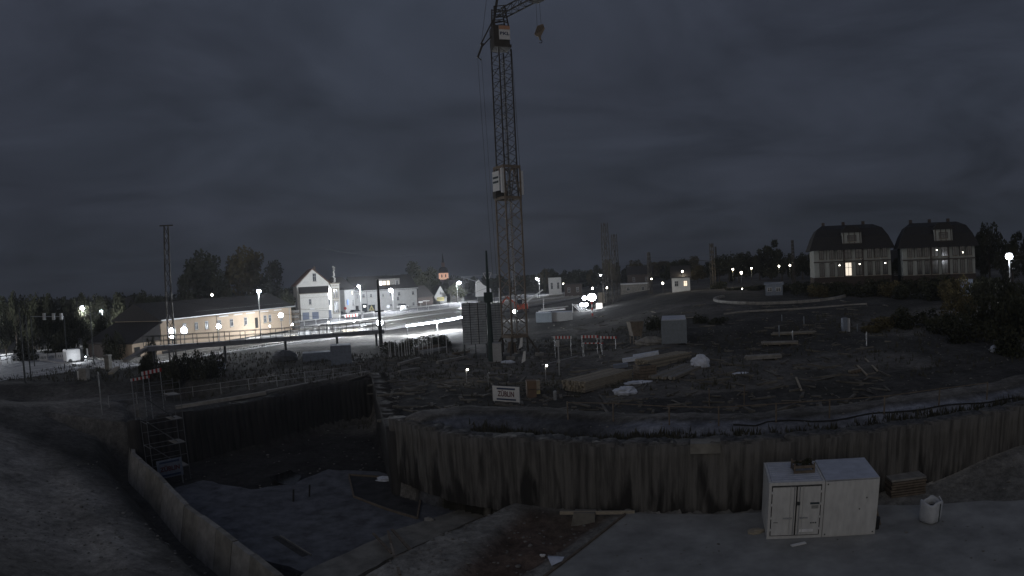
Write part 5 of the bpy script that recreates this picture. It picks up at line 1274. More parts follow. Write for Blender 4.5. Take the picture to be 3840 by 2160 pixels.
# ================================================================ SITE MATERIALS ON THE UPPER GROUND
def px_thing(name, label, cat, u, v, rz=0, group=None, dz=0):
    p = G(u, v); return thing(name, label, cat, (p.x, p.y, p.z+dz), rz, group), p
def lumber(u0, v0, u1, v1, wd, ht, label, n=6, layers=3, m=M_wood, taper=0):
    a = G(u0, v0); b_ = G(u1, v1); L_, A_ = frame(a, b_); z = (a.z+b_.z)/2; t = thing('lumber_stack', label, 'lumber stack', (a.x, a.y, min(a.z, b_.z)-.02), A_, 'timber stacks on the site')
    for k in (.15, .5, .85): MB().box((L_*k, wd/2, .06), (.12, wd+.1, .12)).build('bearer', M_woodd, t)
    for l in range(layers):
        for k in range(n):
            MB().box((L_/2+random.uniform(-.15, .15), wd*(k+.5)/n, .12+ht*(l+.5)/layers), (L_*random.uniform(.96, 1.02), wd/n*.78, ht/layers*.86), random.uniform(-.004, .004)).build('plank', m if random.random() < .6 else M_wood2, t)
    return t
lumber(2195, 1478, 2372, 1418, 2.2, .85, 'large pale timber stack in the foreground of the storage area', n=12, layers=5)
lumber(2430, 1390, 2590, 1345, 1.6, .8, 'second pale timber stack behind the dark crate', n=10, layers=5)
lumber(2530, 1432, 2650, 1372, 2.4, .25, 'spread of grey poles fanned out beside the white bag', n=10, layers=1, m=M_conc)
lumber(2800, 1350, 2930, 1348, 1.0, .35, 'low pale plank stack on the dark field, nearest of the four', n=4, layers=2, m=M_conc)
lumber(2858, 1298, 2990, 1294, .9, .3, 'low plank stack on the dark field, longest pale strip', n=4, layers=2, m=M_conc)
lumber(2895, 1262, 3058, 1256, .9, .3, 'thin plank stack behind the longest pale strip', n=3, layers=2, m=M_conc)
lumber(3195, 1405, 3230, 1395, .5, .2, 'short board pile at the right end of the dark field', n=3, layers=1, m=M_woodd)
t, p = px_thing('timber_crate', 'dark timber crate between the two pale lumber stacks', 'crate', 2400, 1428, .25)
for k in range(5): MB().box((.75, 0, .12+k*.24), (1.5, .06, .2)).build('slat', M_woodd, t); MB().box((.0, .6, .12+k*.24), (.06, 1.2, .2)).build('slat', M_woodd, t)
MB().box((.75, .6, .55), (1.4, 1.1, 1.1)).build('liner', M_dark, t)
def blob(name, label, cat, u, v, r, m, seed=1, jit=.25, part='sheet'):
    t, p = px_thing(name, label, cat, u, v); 
    b1_ = MB().ball((0, 0, r[2]*.45), r, 18, 10, jit*.5, seed)
    b1_.build(part, m, t, False); return t
blob('foil_bundle', 'bright crumpled white foil in front of the large timber stack', 'foil', 2345, 1478, (.85, .5, .38), M_foil, 3, .5)
blob('foil_bundle', 'large pale foil-wrapped bundle at the end of the fanned poles', 'foil', 2625, 1378, (.85, .6, .75), M_foil, 5, .3)
blob('foil_bundle', 'flat pale foil between the timber stack and the dark crate', 'foil', 2395, 1438, (1.1, .5, .15), M_foil, 7, .4)
blob('foil_bundle', 'pale bag lying far out in the dark field near the right edge', 'bag', 3735, 1318, (.75, .5, .4), M_foil, 8, .3)
blob('foil_bundle', 'small pale sheet left of the nearest plank stack', 'foil', 2775, 1404, (.7, .3, .12), M_foil, 9, .3)
blob('earth_heap', 'round grey heap left of the blue tarp box', 'heap', 1070, 1352, (1.7, 1.2, .9), mat('grey_cover', (.09, .095, .105), var=.3), 10, .12, 'heap')
blob('earth_heap', 'bluish covered heap on the left bank beside the bright barrier', 'heap', 820, 1385, (.9, .6, .7), M_blue, 11, .2, 'heap')
blob('earth_heap', 'pale low heap behind the big lumber stacks', 'heap', 2440, 1292, (1.6, .8, .6), M_conc, 12, .3, 'heap')
for i, (u0, v0, u1, v1) in enumerate(((2335, 1362, 2410, 1350), (2375, 1348, 2470, 1332), (2300, 1385, 2355, 1378))):
    a = G(u0, v0); b_ = G(u1, v1); tag(MB().bar(a+Vector((0, 0, .25)), b_+Vector((0, 0, .25)), .7, .35).build('wrapped_pack', M_foil if i < 2 else M_blue), [f'bluish wrapped pack lying behind the timber, front one', 'bluish wrapped pack lying behind the timber, rear one', 'dim wrapped pack at the left end behind the timber'][i], 'pack')
# company sign
a = G(1850, 1510); b_ = G(1950, 1516); L_, A_ = frame(a, b_); a0 = a
zt = up(1850, 1446, a)-a.z; sg_ = thing('company_sign', 'white company sign with dark stripes and red lettering above the pile wall', 'sign', a, A_)
Ls_ = 2.0
MB().box((L_/2, 0, zt*.55), (L_, .06, zt*.9)).build('board', M_wht, sg_)
MB().box((L_/2+.02, -.04, zt*.86), (L_*.68, .02, zt*.10)).build('stripe', M_inkblue, sg_); MB().box((L_/2+.02, -.04, zt*.23), (L_*.72, .02, zt*.09)).build('stripe', M_inkblue, sg_)
text('ZÜBLIN', zt*.44, sg_, (L_/2+.02, -.045, zt*.54), (math.pi/2, 0, 0), M_inkred, 'lettering', stretch=L_*.72/(zt*.44*4.0), bold=.012)
for x in (.06, L_-.06): MB().bar((x, .06, -.1), (x, .06, zt), .07).build('post', M_steel, sg_)
# brown plywood cabinet
a = G(1978, 1494); h_ = up(1978, 1430, a)-a.z; t = thing('site_cabinet', 'brown plywood cabinet with a lighter side and a yellow sticker, right of the company sign', 'cabinet', a, .1)
wd = 1.0; MB().box((wd*.36, .4, h_/2), (wd*.72, .8, h_)).build('body', M_cab, t); MB().box((wd*.88, .35, h_*.72), (.28, .5, h_*.52)).build('side_panel', M_wood, t); MB().box((wd*.88, .30, h_*.28), (.28, .3, h_*.2)).build('yellow_sticker', M_yell, t)
MB().box((.35, -.02, h_*.5), (.6, .03, .03)).build('door_gap', M_dark, t)
t, p = px_thing('gas_bottle', 'pale slim gas bottle standing right of the brown cabinet', 'gas bottle', 2082, 1500); MB().bar((0, 0, 0), (0, 0, .62), .26, n=12).build('cylinder_body', M_steel, t); MB().ball((0, 0, .62), (.13, .13, .1), 10, 6).build('shoulder', M_steel, t); MB().bar((0, 0, .68), (0, 0, .8), .07, n=8).build('valve', M_dsteel, t)
# small site lamps and cable posts
for i, (u, vl, vb, gu, lab) in enumerate(((2048, 1371, 1440, 2052, 'tiny site lamp on a thin post right of the crane foot'), (1753, 1386, 1440, 1755, 'tiny lamp in the dark left of the crane foot'), (1833, 1398, 1450, 1836, 'thin post with a dim cap between the company sign and the crane'))):
    p = G(gu, vb); h = up(u, vl, p)-p.z; t = thing('site_lamp', lab, 'lamp', p, 0, 'small site lamps'); MB().bar((-.1, 0, 0), (-.1, 0, h), .05, n=6).build('post', M_steel, t); MB().ball((.02, 0, h), .09 if i < 2 else .06, 10, 6).build('bulb', M_small if i < 2 else M_wht, t)
    if i < 2: pt_light((.02, -.2, h-.15), 3, .08, (1, .95, .85), t)
t = thing('slim_mast', 'slim grey mast with a box at the top between the barrier boards', 'mast', G(2098, 1408), 0); h = up(2090, 1278, t.location)-t.location.z
MB().bar((0, 0, 0), (0, 0, h), .14, n=8).build('pole', M_steel, t); MB().box((-.05, -.1, h*.93), (.3, .2, .55)).build('box', M_steel, t); MB().box((0, -.1, h*.42), (.2, .15, .3)).build('clamp', M_steel, t)
cs = [Vector((-1.0, 0, 0))]
a = G(2035, 1440); a.z = up(2035, 1368, a); b_ = at(2165, 1335, math.hypot(t.location.x, t.location.y)); 
tag(MB().bar(a, b_, .04).build('cable', M_steel), 'thin cable slung from the small site lamp to the slim mast', 'cable')
# grey site containers
def site_container(u0, u1, vb, vt, dep, label, m=M_blue, rm=M_roofw, ribs=9, dist=None):
    a = G(u0, vb) if dist is None else at(u0, vb, dist)
    if dist: a.z = gz(a.x, a.y)
    D_ = math.hypot(a.x, a.y); b_ = at(u1, vb-(u1-u0)*.05, D_); w = math.hypot(a.x-b_.x, a.y-b_.y); h = up(u0, vt, a)-a.z; A_ = math.atan2(b_.y-a.y, b_.x-a.x)
    t = thing('site_container', label, 'container', a, A_, 'site containers'); MB().box((w/2, dep/2, h/2), (w-.1, dep-.1, h-.06)).build('body', m, t)
    for x in (0, w):
        for y in (0, dep): MB().box((x, y, h/2), (.14, .14, h)).build('corner_post', m, t)
    for k in range(ribs): MB().box((w*(k+.5)/ribs, 0, h/2), (w/ribs*.45, .06, h-.3)).build('rib', m, t)
    MB().box((w/2, dep/2, h+.02), (w+.06, dep+.06, .1)).build('roof', rm, t); return t
M_greyc = mat('grey_container_paint', (.22, .25, .28), rough=.6, var=.12)
site_container(2484, 2574, 1292, 1202, 5.9, 'grey ribbed site container standing alone on the dark field', m=M_greyc, ribs=8)
site_container(2070, 2146, 1208, 1172, 2.6, 'pale grey site container right of the crane, near the bright rails', m=M_steel, ribs=8)
site_container(2012, 2068, 1212, 1174, 2.6, 'darker container directly left of the pale grey one', m=M_greyc, ribs=6)
site_container(1245, 1318, 1372, 1300, 2.4, 'blue-grey tarp covered container in the dark before the floodlit row', m=M_blue, rm=M_blue, ribs=4)
site_container(1138, 1240, 1358, 1328, 2.0, 'low blue-grey box left of the tarp covered container', m=M_blue, rm=M_blue, ribs=10)
site_container(1852, 1880, 1362, 1290, 1.2, 'tall pale electrical cabinet at the foot of the thick dark mast', m=M_steel, rm=M_steel, ribs=0)
site_container(1826, 1851, 1340, 1296, 1.2, 'shorter grey electrical cabinet left of the tall pale one', m=M_greyc, rm=M_greyc, ribs=0)
# yellowish hopper
t, p = px_thing('concrete_hopper', 'tall yellowish concrete hopper left of the lone grey container', 'hopper', 2392, 1290, .2)
h = up(2392, 1206, p)-p.z; MB().prism([(-.5, 0, h*.35), (.5, 0, h*.35), (.85, 0, h), (-.85, 0, h)], (0, 1.2, 0)).build('funnel', M_woodd, t)
for x in (-.45, .45):
    for y in (.1, 1.1): MB().bar((x, y, 0), (x, y, h*.6), .1).build('leg', M_woodd, t)
# formwork towers left of the crane
def form_tower(u0, u1, vt, vb, rows, cols, label, dist):
    a = at(u0, vb, dist); b_ = at(u1, vb-2, dist); w = math.hypot(a.x-b_.x, a.y-b_.y); z0 = a.z; h = up(u0, vt, a)-z0; g = gz(a.x, a.y); A_ = math.atan2(b_.y-a.y, b_.x-a.x)
    t = thing('formwork_panel_stack', label, 'formwork', (a.x, a.y, g-.05), A_, 'tall formwork walls beside the crane'); zb = z0-g
    for r in range(rows):
        for c_ in range(cols):
            cw_ = w/cols; MB().box((cw_*(c_+.5), random.uniform(-.02, .02), zb+h*(r+.5)/rows), (cw_-.09, .12, h/rows-.05)).build('panel', M_pan, t)
        MB().box((w*.62, -.12, zb+h*(r+.5)/rows), (.16, .14, .12)).build('clamp', M_steel, t)
    MB().box((w/2, .12, zb+h/2), (w, .1, h)).build('backing', M_dsteel, t)
    for x in (.06, w/2, w-.06): MB().bar((x, .25, 0), (x, .25, zb+h), .12).build('soldier_beam', M_dsteel, t)
    for x in (.1, w-.1): MB().bar((x, .3, (zb+h)*.6), (x, 3.0, 0), .1).build('brace', M_dsteel, t)
    for x in (.25, .75): MB().box((w*x, 0, zb+h+.08), (.2, .1, .16)).build('lifting_bracket', M_wht, t)
form_tower(1738, 1828, 1135, 1291, 17, 3, 'wide tall formwork wall left of the thick dark mast', 73)
form_tower(1846, 1884, 1136, 1290, 17, 1, 'narrow tall formwork wall between the thick dark mast and the crane', 74)
# vertical white rebar bars in the floodlight
rb_ = thing('rebar_cage', 'row of pale upright starter bars and tubes in the dark before the light tube', 'rebar cage', (0, 0, 0))
for (u, v0, v1) in ((1456, 1280, 1312), (1462, 1280, 1312), (1478, 1283, 1310), (1493, 1283, 1315), (1503, 1270, 1300), (1516, 1272, 1318), (1522, 1270, 1286), (1550, 1268, 1316), (1582, 1275, 1300), (1612, 1260, 1305), (1618, 1258, 1290), (1642, 1262, 1292), (1672, 1252, 1302), (1532, 1280, 1305), (1568, 1275, 1308), (1600, 1265, 1298)):
    p = at(u+3, v1+6, 80); z1 = up(u, v0, p); MB().bar((p.x, p.y, gz(p.x, p.y)-.1), (p.x, p.y, z1), .07, n=6).build('bar', M_wht, rb_)
a = at(1570, 1316, 79.5); b_ = at(1675, 1300, 81); MB().bar(a, b_, .12).build('base_beam', M_steel, rb_)
for i, (u0, v0, u1, v1, m) in enumerate(((1495, 1375, 1575, 1352, M_conc), (1498, 1405, 1570, 1392, M_conc), (1640, 1368, 1750, 1346, M_conc), (1580, 1330, 1650, 1318, M_steel), (1560, 1318, 1650, 1302, M_woodd), (1700, 1335, 1760, 1325, M_woodd))):
    a = G(u0, v0); b_ = G(u1, v1); tag(MB().bar(a+Vector((0, 0, .25)), b_+Vector((0, 0, .25)), .35, .28).build('steel_beam', m), f'{ords[i]} pale beam lying on the dark ground between the deep pit and the crane', 'beam', 'beams lying left of the crane')
# white triangular sign plates and winch at the crane foot
for i, (u, v, w, h) in enumerate(((1952, 1305, .5, 1.2), (1963, 1362, .55, 1.3))):
    p = at(u, v, 68); g = gz(p.x, p.y); t = thing('warning_banner', ['upper torn white banner tied to the crane foot', 'lower white banner leaning at the crane foot'][i], 'banner', (p.x, p.y, p.z-.1 if i == 0 else g), .1)
    MB().prism([(-w*.4, 0, 0), (w*.4, 0, .25), (w*.55, 0, h), (w*.1, 0, h*.95)], (0, .04, 0)).build('cloth', M_wht, t)
blob('foil_bundle', 'small pale foil on the ground just left of the crane foot', 'foil', 1905, 1362, (.7, .3, .2), M_foil, 21, .4)
# tracked crane with white house and boom
t, p = px_thing('mobile_crane', 'white mobile crane with a thin boom laid over to the left behind the formwork', 'mobile crane', 1815, 1190, .1); d = math.hypot(p.x, p.y)
k0 = at(1800, 1112, d); z0 = k0.z-p.z; 
MB().prism([(-1.6, 0, z0), (1.9, 0, z0), (1.9, 0, z0+1.6), (.2, 0, z0+2.6), (-.8, 0, z0+3.8), (-1.4, 0, z0+3.2)], (0, 1.8, 0)).build('superstructure', M_wht, t)
MB().box((0, 1, z0*.6), (2.4, 1.8, z0*.8)).build('undercarriage', M_dsteel, t)
for y in (0, 1.9): MB().box((0, y, .5), (4.4, .5, .9)).build('track', M_dark, t)
bt = at(1728, 1038, d)-Vector((p.x, p.y, p.z))
for dy in (0, .8): MB().bar((-.6, .2+dy, z0+3.2), (bt.x, bt.y+dy, bt.z), .16, n=6).build('boom_chord', M_steel, t)
MB().bar((bt.x, bt.y, bt.z), (bt.x+9, bt.y+2, bt.z+.1), .08).build('pendant_line', M_steel, t)
# red excavator behind the crane mast
t, p = px_thing('excavator', 'red excavator working behind the foot of the crane mast', 'excavator', 1955, 1172, .2)
MB().box((0, 0, 1.5), (2.8, 2.2, 1.3)).build('house', M_excav, t); MB().box((-.5, -.6, 2.5), (1.2, 1.0, 1.3)).build('cab', M_glass, t); MB().box((1.1, 0, 1.9), (.9, 2.0, .8)).build('counterweight', M_wht, t)
for y in (-1, 1): MB().box((0, y, .45), (3.4, .5, .8)).build('track', M_dark, t)
for a_, b2, w in (((-.8, 0, 1.8), (-3.4, 0, 4.0), .35), ((-3.4, 0, 4.0), (-4.8, 0, 2.2), .28)): MB().bar(a_, b2, w).build('boom', M_excav, t)
MB().bar((1.5, 0, 2.6), (5.6, 0, 5.2), .25).build('conveyor', M_wht, t); MB().prism([(-5.3, -.4, 1.4), (-4.5, -.4, 1.4), (-4.5, -.4, 2.3), (-5.0, -.4, 2.3)], (0, .8, 0)).build('bucket', M_dsteel, t)
# bright rails and rack right of the crane
for i, (u0, v0, u1, v1) in enumerate(((2030, 1170, 2130, 1158), (2020, 1178, 2120, 1168))):
    a = G(u0, v0); b_ = G(u1, v1); tag(MB().bar(a+Vector((0, 0, .6)), b_+Vector((0, 0, .6)), .3).build('guard_beam', M_wht), ['upper bright beam running towards the twin floodlights', 'lower bright beam running towards the twin floodlights'][i], 'beam')
t, p = px_thing('pipe_rack', 'bright rack of white pipes left of the twin floodlights', 'pipe rack', 2148, 1172)
for k in range(5): MB().bar((k*.45, 0, 1.8), (k*.45+1.6, -.3, .2), .14).build('pipe', M_wht, t)
for x in (0, 2.6): MB().bar((x, 0, 0), (x, 0, 1.9), .12).build('frame_post', M_wht, t)
# red and white marker post
t, p = px_thing('marker_post', 'red and white banded marker post under the big floodlight', 'post', 2222, 1185)
for k in range(5): MB().bar((0, 0, k*.55), (0, 0, k*.55+.55), .3, n=8).build('band', M_wht if k % 2 else M_red, t)
# earthworks: round basin rim
rim = thing('basin_kerb', 'long curved pale concrete kerb of the round basin below the villas', 'kerb', (0, 0, 0))
RP = []
for k in range(-4, 29):
    a = math.pi*(1.0+k/24*1.0); u = 2925+245*math.cos(a); v = (1118-(u-2925)*.035)-22*math.sin(a); RP.append(G(u, v))
for a, b_ in zip(RP, RP[1:]): MB().bar(a+Vector((0, 0, .15)), b_+Vector((0, 0, .15)), .5, .5).build('kerb_stone', M_conc, rim)
tk = thing('field_kerb', 'thin pale kerb line crossing the dark field below the round basin', 'kerb', (0, 0, 0))
for (a, b_) in (((2715, 1180), (2800, 1170)), ((2800, 1170), (3000, 1160)), ((3000, 1160), (3250, 1142))):
    a = G(*a); b_ = G(*b_); MB().bar(a+Vector((0, 0, .1)), b_+Vector((0, 0, .1)), .2, .25).build('kerb_stone', M_conc, tk)
# thin site uprights in the dark field
for i, (u, vt, vb, m) in enumerate(((3182, 1205, 1245, M_wht), (3250, 1245, 1298, M_steel), (2973, 1240, 1275, M_steel), (2922, 1220, 1262, M_greyc), (3015, 1186, 1220, M_greyc), (3215, 1215, 1245, M_greyc), (2932, 1180, 1205, M_greyc))):
    p = G(u, vb); h = up(u-2, vt, p)-p.z; tag(MB().bar(p, (p.x, p.y, p.z+h), .10).build('site_post', m), f'{ords[i]} thin upright post on the dark field, counted from the brightest', 'post', 'thin posts on the dark field')
t, p = px_thing('open_cabinet', 'pale half-open cabinet beside the brightest thin post on the dark field', 'cabinet', 3170, 1245); MB().box((0, .2, .8), (.6, .5, 1.6)).build('box', M_blue, t); MB().box((.35, -.15, .8), (.05, .6, 1.5)).build('door', M_wht, t)
for i, (u0, v0, u1, v1) in enumerate(((3290, 1395, 3245, 1350), (2985, 1420, 3005, 1470), (3250, 1410, 3215, 1375))):
    a = G(u0, v0); b_ = G(u1, v1); tag(MB().bar(a+Vector((0, 0, .08)), b_+Vector((0, 0, .08)), .16, .1).build('loose_plank', M_wood), ['loose plank lying far right on the dark field', 'loose plank below the nearest plank stack', 'loose plank between the field and the path'][i], 'plank')
# ================================================================ MASTS AND WIRES
def lattice_mast(u, vb, vt, d, w, label, arms=(), top_bar=False, name='catenary_mast', m=M_craneb):
    p = at(u, vb, d); p.z = gz(p.x, p.y); h = up(u+(vb-vt)*-.048, vt, p)-p.z; t = thing(name, label, 'catenary mast', p, .4, 'catenary masts and poles')
    for a, b_ in ((-1, -1), (1, -1), (1, 1), (-1, 1)): MB().bar((a*w/2, b_*w/2, 0), (a*w*.3, b_*w*.3, h), .13).build('chord', m, t)
    n = max(4, int(h/(w*1.4)))
    for f in range(4):
        R_ = Matrix.Rotation(f*math.pi/2, 3, 'Z')
        for k in range(n):
            w0 = w/2*(1-.4*k/n); w1 = w/2*(1-.4*(k+1)/n); s_ = 1 if k % 2 else -1
            MB().bar(R_ @ Vector((-w0*s_, -w0, h*k/n)), R_ @ Vector((w1*s_, -w1, h*(k+1)/n)), .07).build('brace', m, t)
    for (f, l) in arms: MB().bar((0, 0, h*f), (l, 0, h*f+abs(l)*.1), .1).build('arm', m, t)
    if top_bar: MB().bar((-.9, 0, h), (.9, 0, h), .16).build('top_bar', m, t)
    return t, p, h
tm1, pm1, hm1 = lattice_mast(645, 1295, 846, 86, .9, 'tall lattice catenary mast with a small top bar before the station', top_bar=True)
tm2, pm2, hm2 = lattice_mast(2282, 1185, 836, 150, 1.7, 'left of the two broad dark lattice masts right of the floodlights')
tm3, pm3, hm3 = lattice_mast(2316, 1190, 878, 160, 1.5, 'right of the two broad dark lattice masts right of the floodlights')
tm4, pm4, hm4 = lattice_mast(2440, 1130, 945, 160, .8, 'slim lattice mast left of the small lit house', arms=((.55, 3.5),))
tm5, pm5, hm5 = lattice_mast(2676, 1110, 912, 150, .9, 'slim lattice mast beside the orange-lit trees', arms=((.6, -4.5),))
tm6, pm6, hm6 = lattice_mast(2978, 1060, 900, 170, .6, 'thin distant mast left of the left villa')
tm7, pm7, hm7 = lattice_mast(2690, 1080, 925, 240, .5, 'faint farthest mast just right of the orange-lit one')
def solid_mast(u, vb, vt, d, w, label, cross=None, m=M_dsteel, w2=None):
    p = at(u, vb, d); p.z = gz(p.x, p.y); h = up(u-(vb-vt)*.05, vt, p)-p.z; t = thing('catenary_mast', label, 'catenary mast', p, 0, 'catenary masts and poles')
    MB().bar((0, 0, 0), (0, 0, h), w, n=8, w2=w2 or w*.6).build('pole', m, t)
    if cross: MB().bar((-cross[1], 0, h*cross[0]), (cross[1], 0, h*cross[0]+.1), .22).build('crossarm', m, t)
    return t, p, h
ts1, ps1, hs1 = solid_mast(1427, 1250, 1048, 92, .55, 'dark cross-shaped mast standing before the long house', cross=(.52, .66), m=M_dark)
ts2, ps2, hs2 = solid_mast(1842, 1325, 940, 71, .75, 'thick dark green mast between the two formwork walls', m=M_green, w2=.2)
MB().box((0, 0, hs2*.58), (.95, .9, 1.1)).build('junction_box', M_green, ts2)
for s_ in (-1, 1): MB().bar((0, 0, hs2*.72), (s_*.45, 0, hs2*.80), .08).build('insulator_bracket', M_wht, ts2)
MB().bar((-.45, 0, hs2*.80), (.45, 0, hs2*.80), .06).build('insulator_bracket', M_wht, ts2)
solid_mast(85, 1330, 1150, 78, .28, 'leaning grey pole at the far left behind the white guard fence', m=M_dsteel)
solid_mast(108, 1330, 1180, 80, .2, 'thinner pole right beside the leaning grey pole at far left', m=M_dsteel)
solid_mast(350, 1330, 1105, 90, .2, 'thin dark pole left of the pale lamp column', m=M_dsteel)
solid_mast(2020, 1110, 1030, 232, .3, 'thin grey pole beside the lamp right of the crane', m=M_dsteel)
solid_mast(1874, 1140, 1080, 160, .2, 'short pale pole left of the crane mast', m=M_wht)
solid_mast(2040, 1180, 1112, 150, .2, 'slim pale pole with a small head right of the crane', m=M_wht)
wi = 0
def wire(a, b_, sag, label, w=.03, m=M_dsteel, n=10):
    pv = a; mb = MB()
    for k in range(1, n+1):
        f = k/n; q = a*(1-f)+b_*f; q = Vector((q.x, q.y, q.z-sag*4*f*(1-f))); mb.bar(pv, q, w, n=3); pv = q
    tag(mb.build('overhead_wire', m), label, 'wire', 'overhead wires')
top1 = Vector((pm1.x, pm1.y, pm1.z+hm1*.52)); topc = Vector((ps1.x, ps1.y, ps1.z+hs1*.5)); topg = Vector((ps2.x, ps2.y, ps2.z+hs2*.75))
wire(top1, topc, .5, 'upper overhead wire from the lattice mast to the cross mast'); wire(top1-Vector((0, 0, 1)), topc-Vector((0, 0, 1)), .4, 'lower overhead wire from the lattice mast to the cross mast')
wire(topc, topg, .5, 'overhead wire from the cross mast to the green mast'); wire(topc-Vector((0, 0, 1)), topg-Vector((0, 0, 1)), .3, 'lower overhead wire from the cross mast to the green mast')
wire(at(1200, 928, 150), at(1560, 960, 190), 1.0, 'long pale wire crossing the sky above the gabled house', .05); wire(at(1230, 936, 150), at(1520, 955, 190), .6, 'second pale wire crossing the sky above the gabled house', .05)
for (a, b_, l) in ((pm2, pm4, 'wire between the left broad mast and the slim mast'), (pm4, pm5, 'wire between the two slim masts over the small lit house')):
    wire(Vector((a.x, a.y, a.z+9)), Vector((b_.x, b_.y, b_.z+8)), .5, l, .04)
# ---- horizontal signal gantry among the left trees
a = at(115, 1187, 96); b_ = at(240, 1187, 96); t = thing('signal_gantry', 'dim grey signal gantry with lamp boxes among the left trees', 'signal gantry', (a.x, a.y, gz(a.x, a.y)), 0); v0 = b_-a; z_ = a.z-gz(a.x, a.y)
MB().bar((0, 0, z_), (v0.x, v0.y, z_+v0.z), .1).build('beam', M_steel, t)
for f in (0, 1): MB().bar((v0.x*f, v0.y*f, 0), (v0.x*f, v0.y*f, z_+v0.z*f), .12).build('post', M_dsteel, t)
for f in (.42, .7, .93): MB().box((v0.x*f, v0.y*f-.1, z_+v0.z*f), (.4, .3, .9)).build('signal_box', M_steel, t)
# concrete gatepost and buffer blocks on the left
p = at(400, 1298, 84); p.z = gz(p.x, p.y); t = thing('gate_pier', 'pale concrete pier beside the lamp column left of the station', 'pier', p, 0); MB().box((0, 0, .85), (.7, .7, 1.7)).build('shaft', M_slabw, t); MB().box((0, 0, 1.78), (.85, .85, .16)).build('cap', M_conc, t)
t, p = px_thing('concrete_pier', 'grey concrete pier below the lit road at left', 'pier', 318, 1425); MB().box((0, 0, .6), (1.1, .7, 1.4)).build('shaft', M_conc, t); MB().box((-.85, 0, .45), (.14, .3, 1.1)).build('side_post', M_wht, t)
t, p = px_thing('advertising_pillar', 'slim white banner pole right of the white van', 'banner pole', 327, 1346); h = up(325, 1306, p)-p.z; MB().bar((0, 0, 0), (0, 0, h), .07).build('pole', M_steel, t); MB().box((.16, 0, h*.62), (.32, .05, h*.72)).build('banner', M_wht, t)
# small orange and white lights in the far wood
for i, (u, v, d, r, w, c) in enumerate(((2559, 1018, 150, .22, 120, (1, .9, .7)), (2443, 1046, 160, .2, 0, 0), (2485, 1062, 150, .25, 30, (1, .9, .8)), (2748, 1010, 150, .22, 120, (1, .75, .4)), (2780, 1023, 150, .3, 60, (.9, .95, 1)), (2818, 1006, 150, .2, 110, (1, .75, .4)), (2921, 998, 150, .22, 90, (1, .85, .6)), (2962, 995, 150, .22, 60, (1, .85, .6)), (2112, 1064, 240, .25, 0, 0), (2783, 1083, 120, .12, 0, 0), (795, 1106, 170, .35, 0, 0), (1100, 998, 400, .0, 0, 0), (2275, 1079, 180, .3, 0, 0), (2222, 1081, 180, .3, 0, 0))):
    if r == 0: continue
    p = at(u, v, d); g = gz(p.x, p.y); t = thing('garden_lamp', f'{ords[i]} tiny distant lamp glimmering among the trees beyond the site', 'lamp', (p.x, p.y, g), 0, 'tiny distant lamps'); h = p.z-g
    MB().bar((0, 0.1, 0), (0, 0.1, h), .1, n=6).build('post', M_dsteel, t); MB().ball((0, 0, h), r, 8, 6).build('bulb', M_small, t)
    if w: pt_light((0, -.5, h-.2), w, .2, c, t)
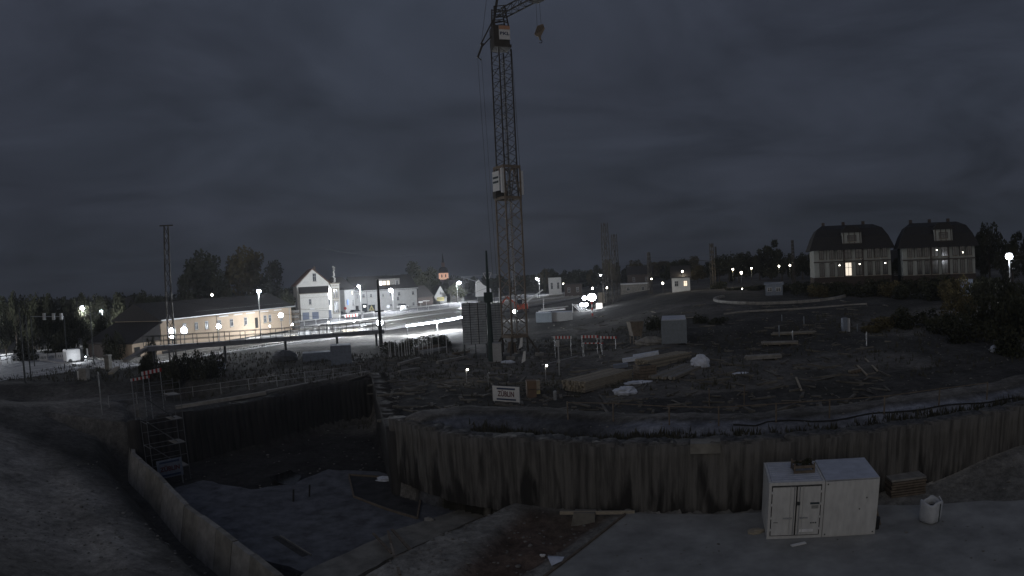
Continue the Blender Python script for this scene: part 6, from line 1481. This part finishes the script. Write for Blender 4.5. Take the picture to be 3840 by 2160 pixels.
# pale tree trunks lit by them
# far-off wood closing the horizon
hz2 = []
mb = MB(); rr = np.random.default_rng(5)
for u in range(-200, 4100, 9):
    for _ in range(5):
        d = rr.uniform(340, 460); v = np.interp(u, [-200, 600, 1300, 1900, 2200, 2400, 3000, 4100], [1125, 1105, 1060, 1040, 1015, 1002, 975, 935])+rr.uniform(0, 30)
        p = at(u+rr.uniform(-6, 6), v, d)
        for k in range(7):
            c_ = Vector((p.x+rr.normal()*2.2, p.y+rr.normal()*2.2, p.z-rr.uniform(0, 9))); a = Vector(rr.normal(size=3)).normalized(); b2 = a.cross(Vector(rr.normal(size=3))).normalized(); s = rr.uniform(.9, 1.9)
            k0 = len(mb.v); mb.v += [tuple(c_-a*s), tuple(c_+b2*s), tuple(c_+a*s), tuple(c_-b2*s)]; mb.f.append((k0, k0+1, k0+2, k0+3))
tag(mb.build('far_wood', M_leaf), 'dark far-off wood along the horizon', None, None, 'stuff')
# extra rows of bushes hiding the villa basements
for i in range(16):
    u = 3035+i*44+random.uniform(-10, 10); v = 1052-(u-3035)*.045+random.uniform(-8, 8)
    tree_px(u, v, random.uniform(113, 119), random.uniform(80, 120), 'bush', f'{ords[i]} bush from the left in the hedge row right in front of the villas', 'hedge bushes before the villas', bush=True)
# small debris over the working ground
mb = MB()
for _ in range(900):
    u = random.uniform(1350, 3300); v = random.uniform(1200, 1530) if u > 2050 else random.uniform(1330, 1530)
    p = Z(u, v, .3); x, y = p.x+random.uniform(-1, 1), p.y+random.uniform(-1, 1)
    if inside(np.array([x]), np.array([y]), POLA)[0] or inside(np.array([x]), np.array([y]), POLB)[0] or seg_dist(np.array([x]), np.array([y]), WALL)[0] < 5: continue
    z = gz(x, y)+.06; a = random.uniform(0, 3.14); l = random.choice((.3, .5, .9, 1.8, 2.6))*random.uniform(.6, 1.2)
    mb.box((x, y, z), (l, random.uniform(.06, .25), random.uniform(.04, .16)), a, 0, random.uniform(-.1, .1))
tag(mb.build('debris', mat('site_debris', (.15, .14, .12), var=.6, scale=.6, world=True)), 'scattered offcuts and rubbish on the working ground', None, None, 'stuff')

# ================================================================ THIN NIGHT HAZE
hz_o = MB().box((0, 650, 26), (2320, 1420, 68)).build('haze', M_dark); hz_o['kind'] = 'stuff'; hz_o['label'] = 'thin night haze over the whole site'
hm = bpy.data.materials.new('haze_air'); hm.use_nodes = True; nn = hm.node_tree.nodes; nn.clear()
o_ = nn.new('ShaderNodeOutputMaterial'); pv_ = nn.new('ShaderNodeVolumePrincipled')
pv_.inputs['Density'].default_value = .0003; pv_.inputs['Color'].default_value = (.86, .89, .95, 1); pv_.inputs['Anisotropy'].default_value = .45
hm.node_tree.links.new(pv_.outputs[0], o_.inputs['Volume']); hz_o.data.materials.clear(); hz_o.data.materials.append(hm)
C.cycles.volume_bounces = 0
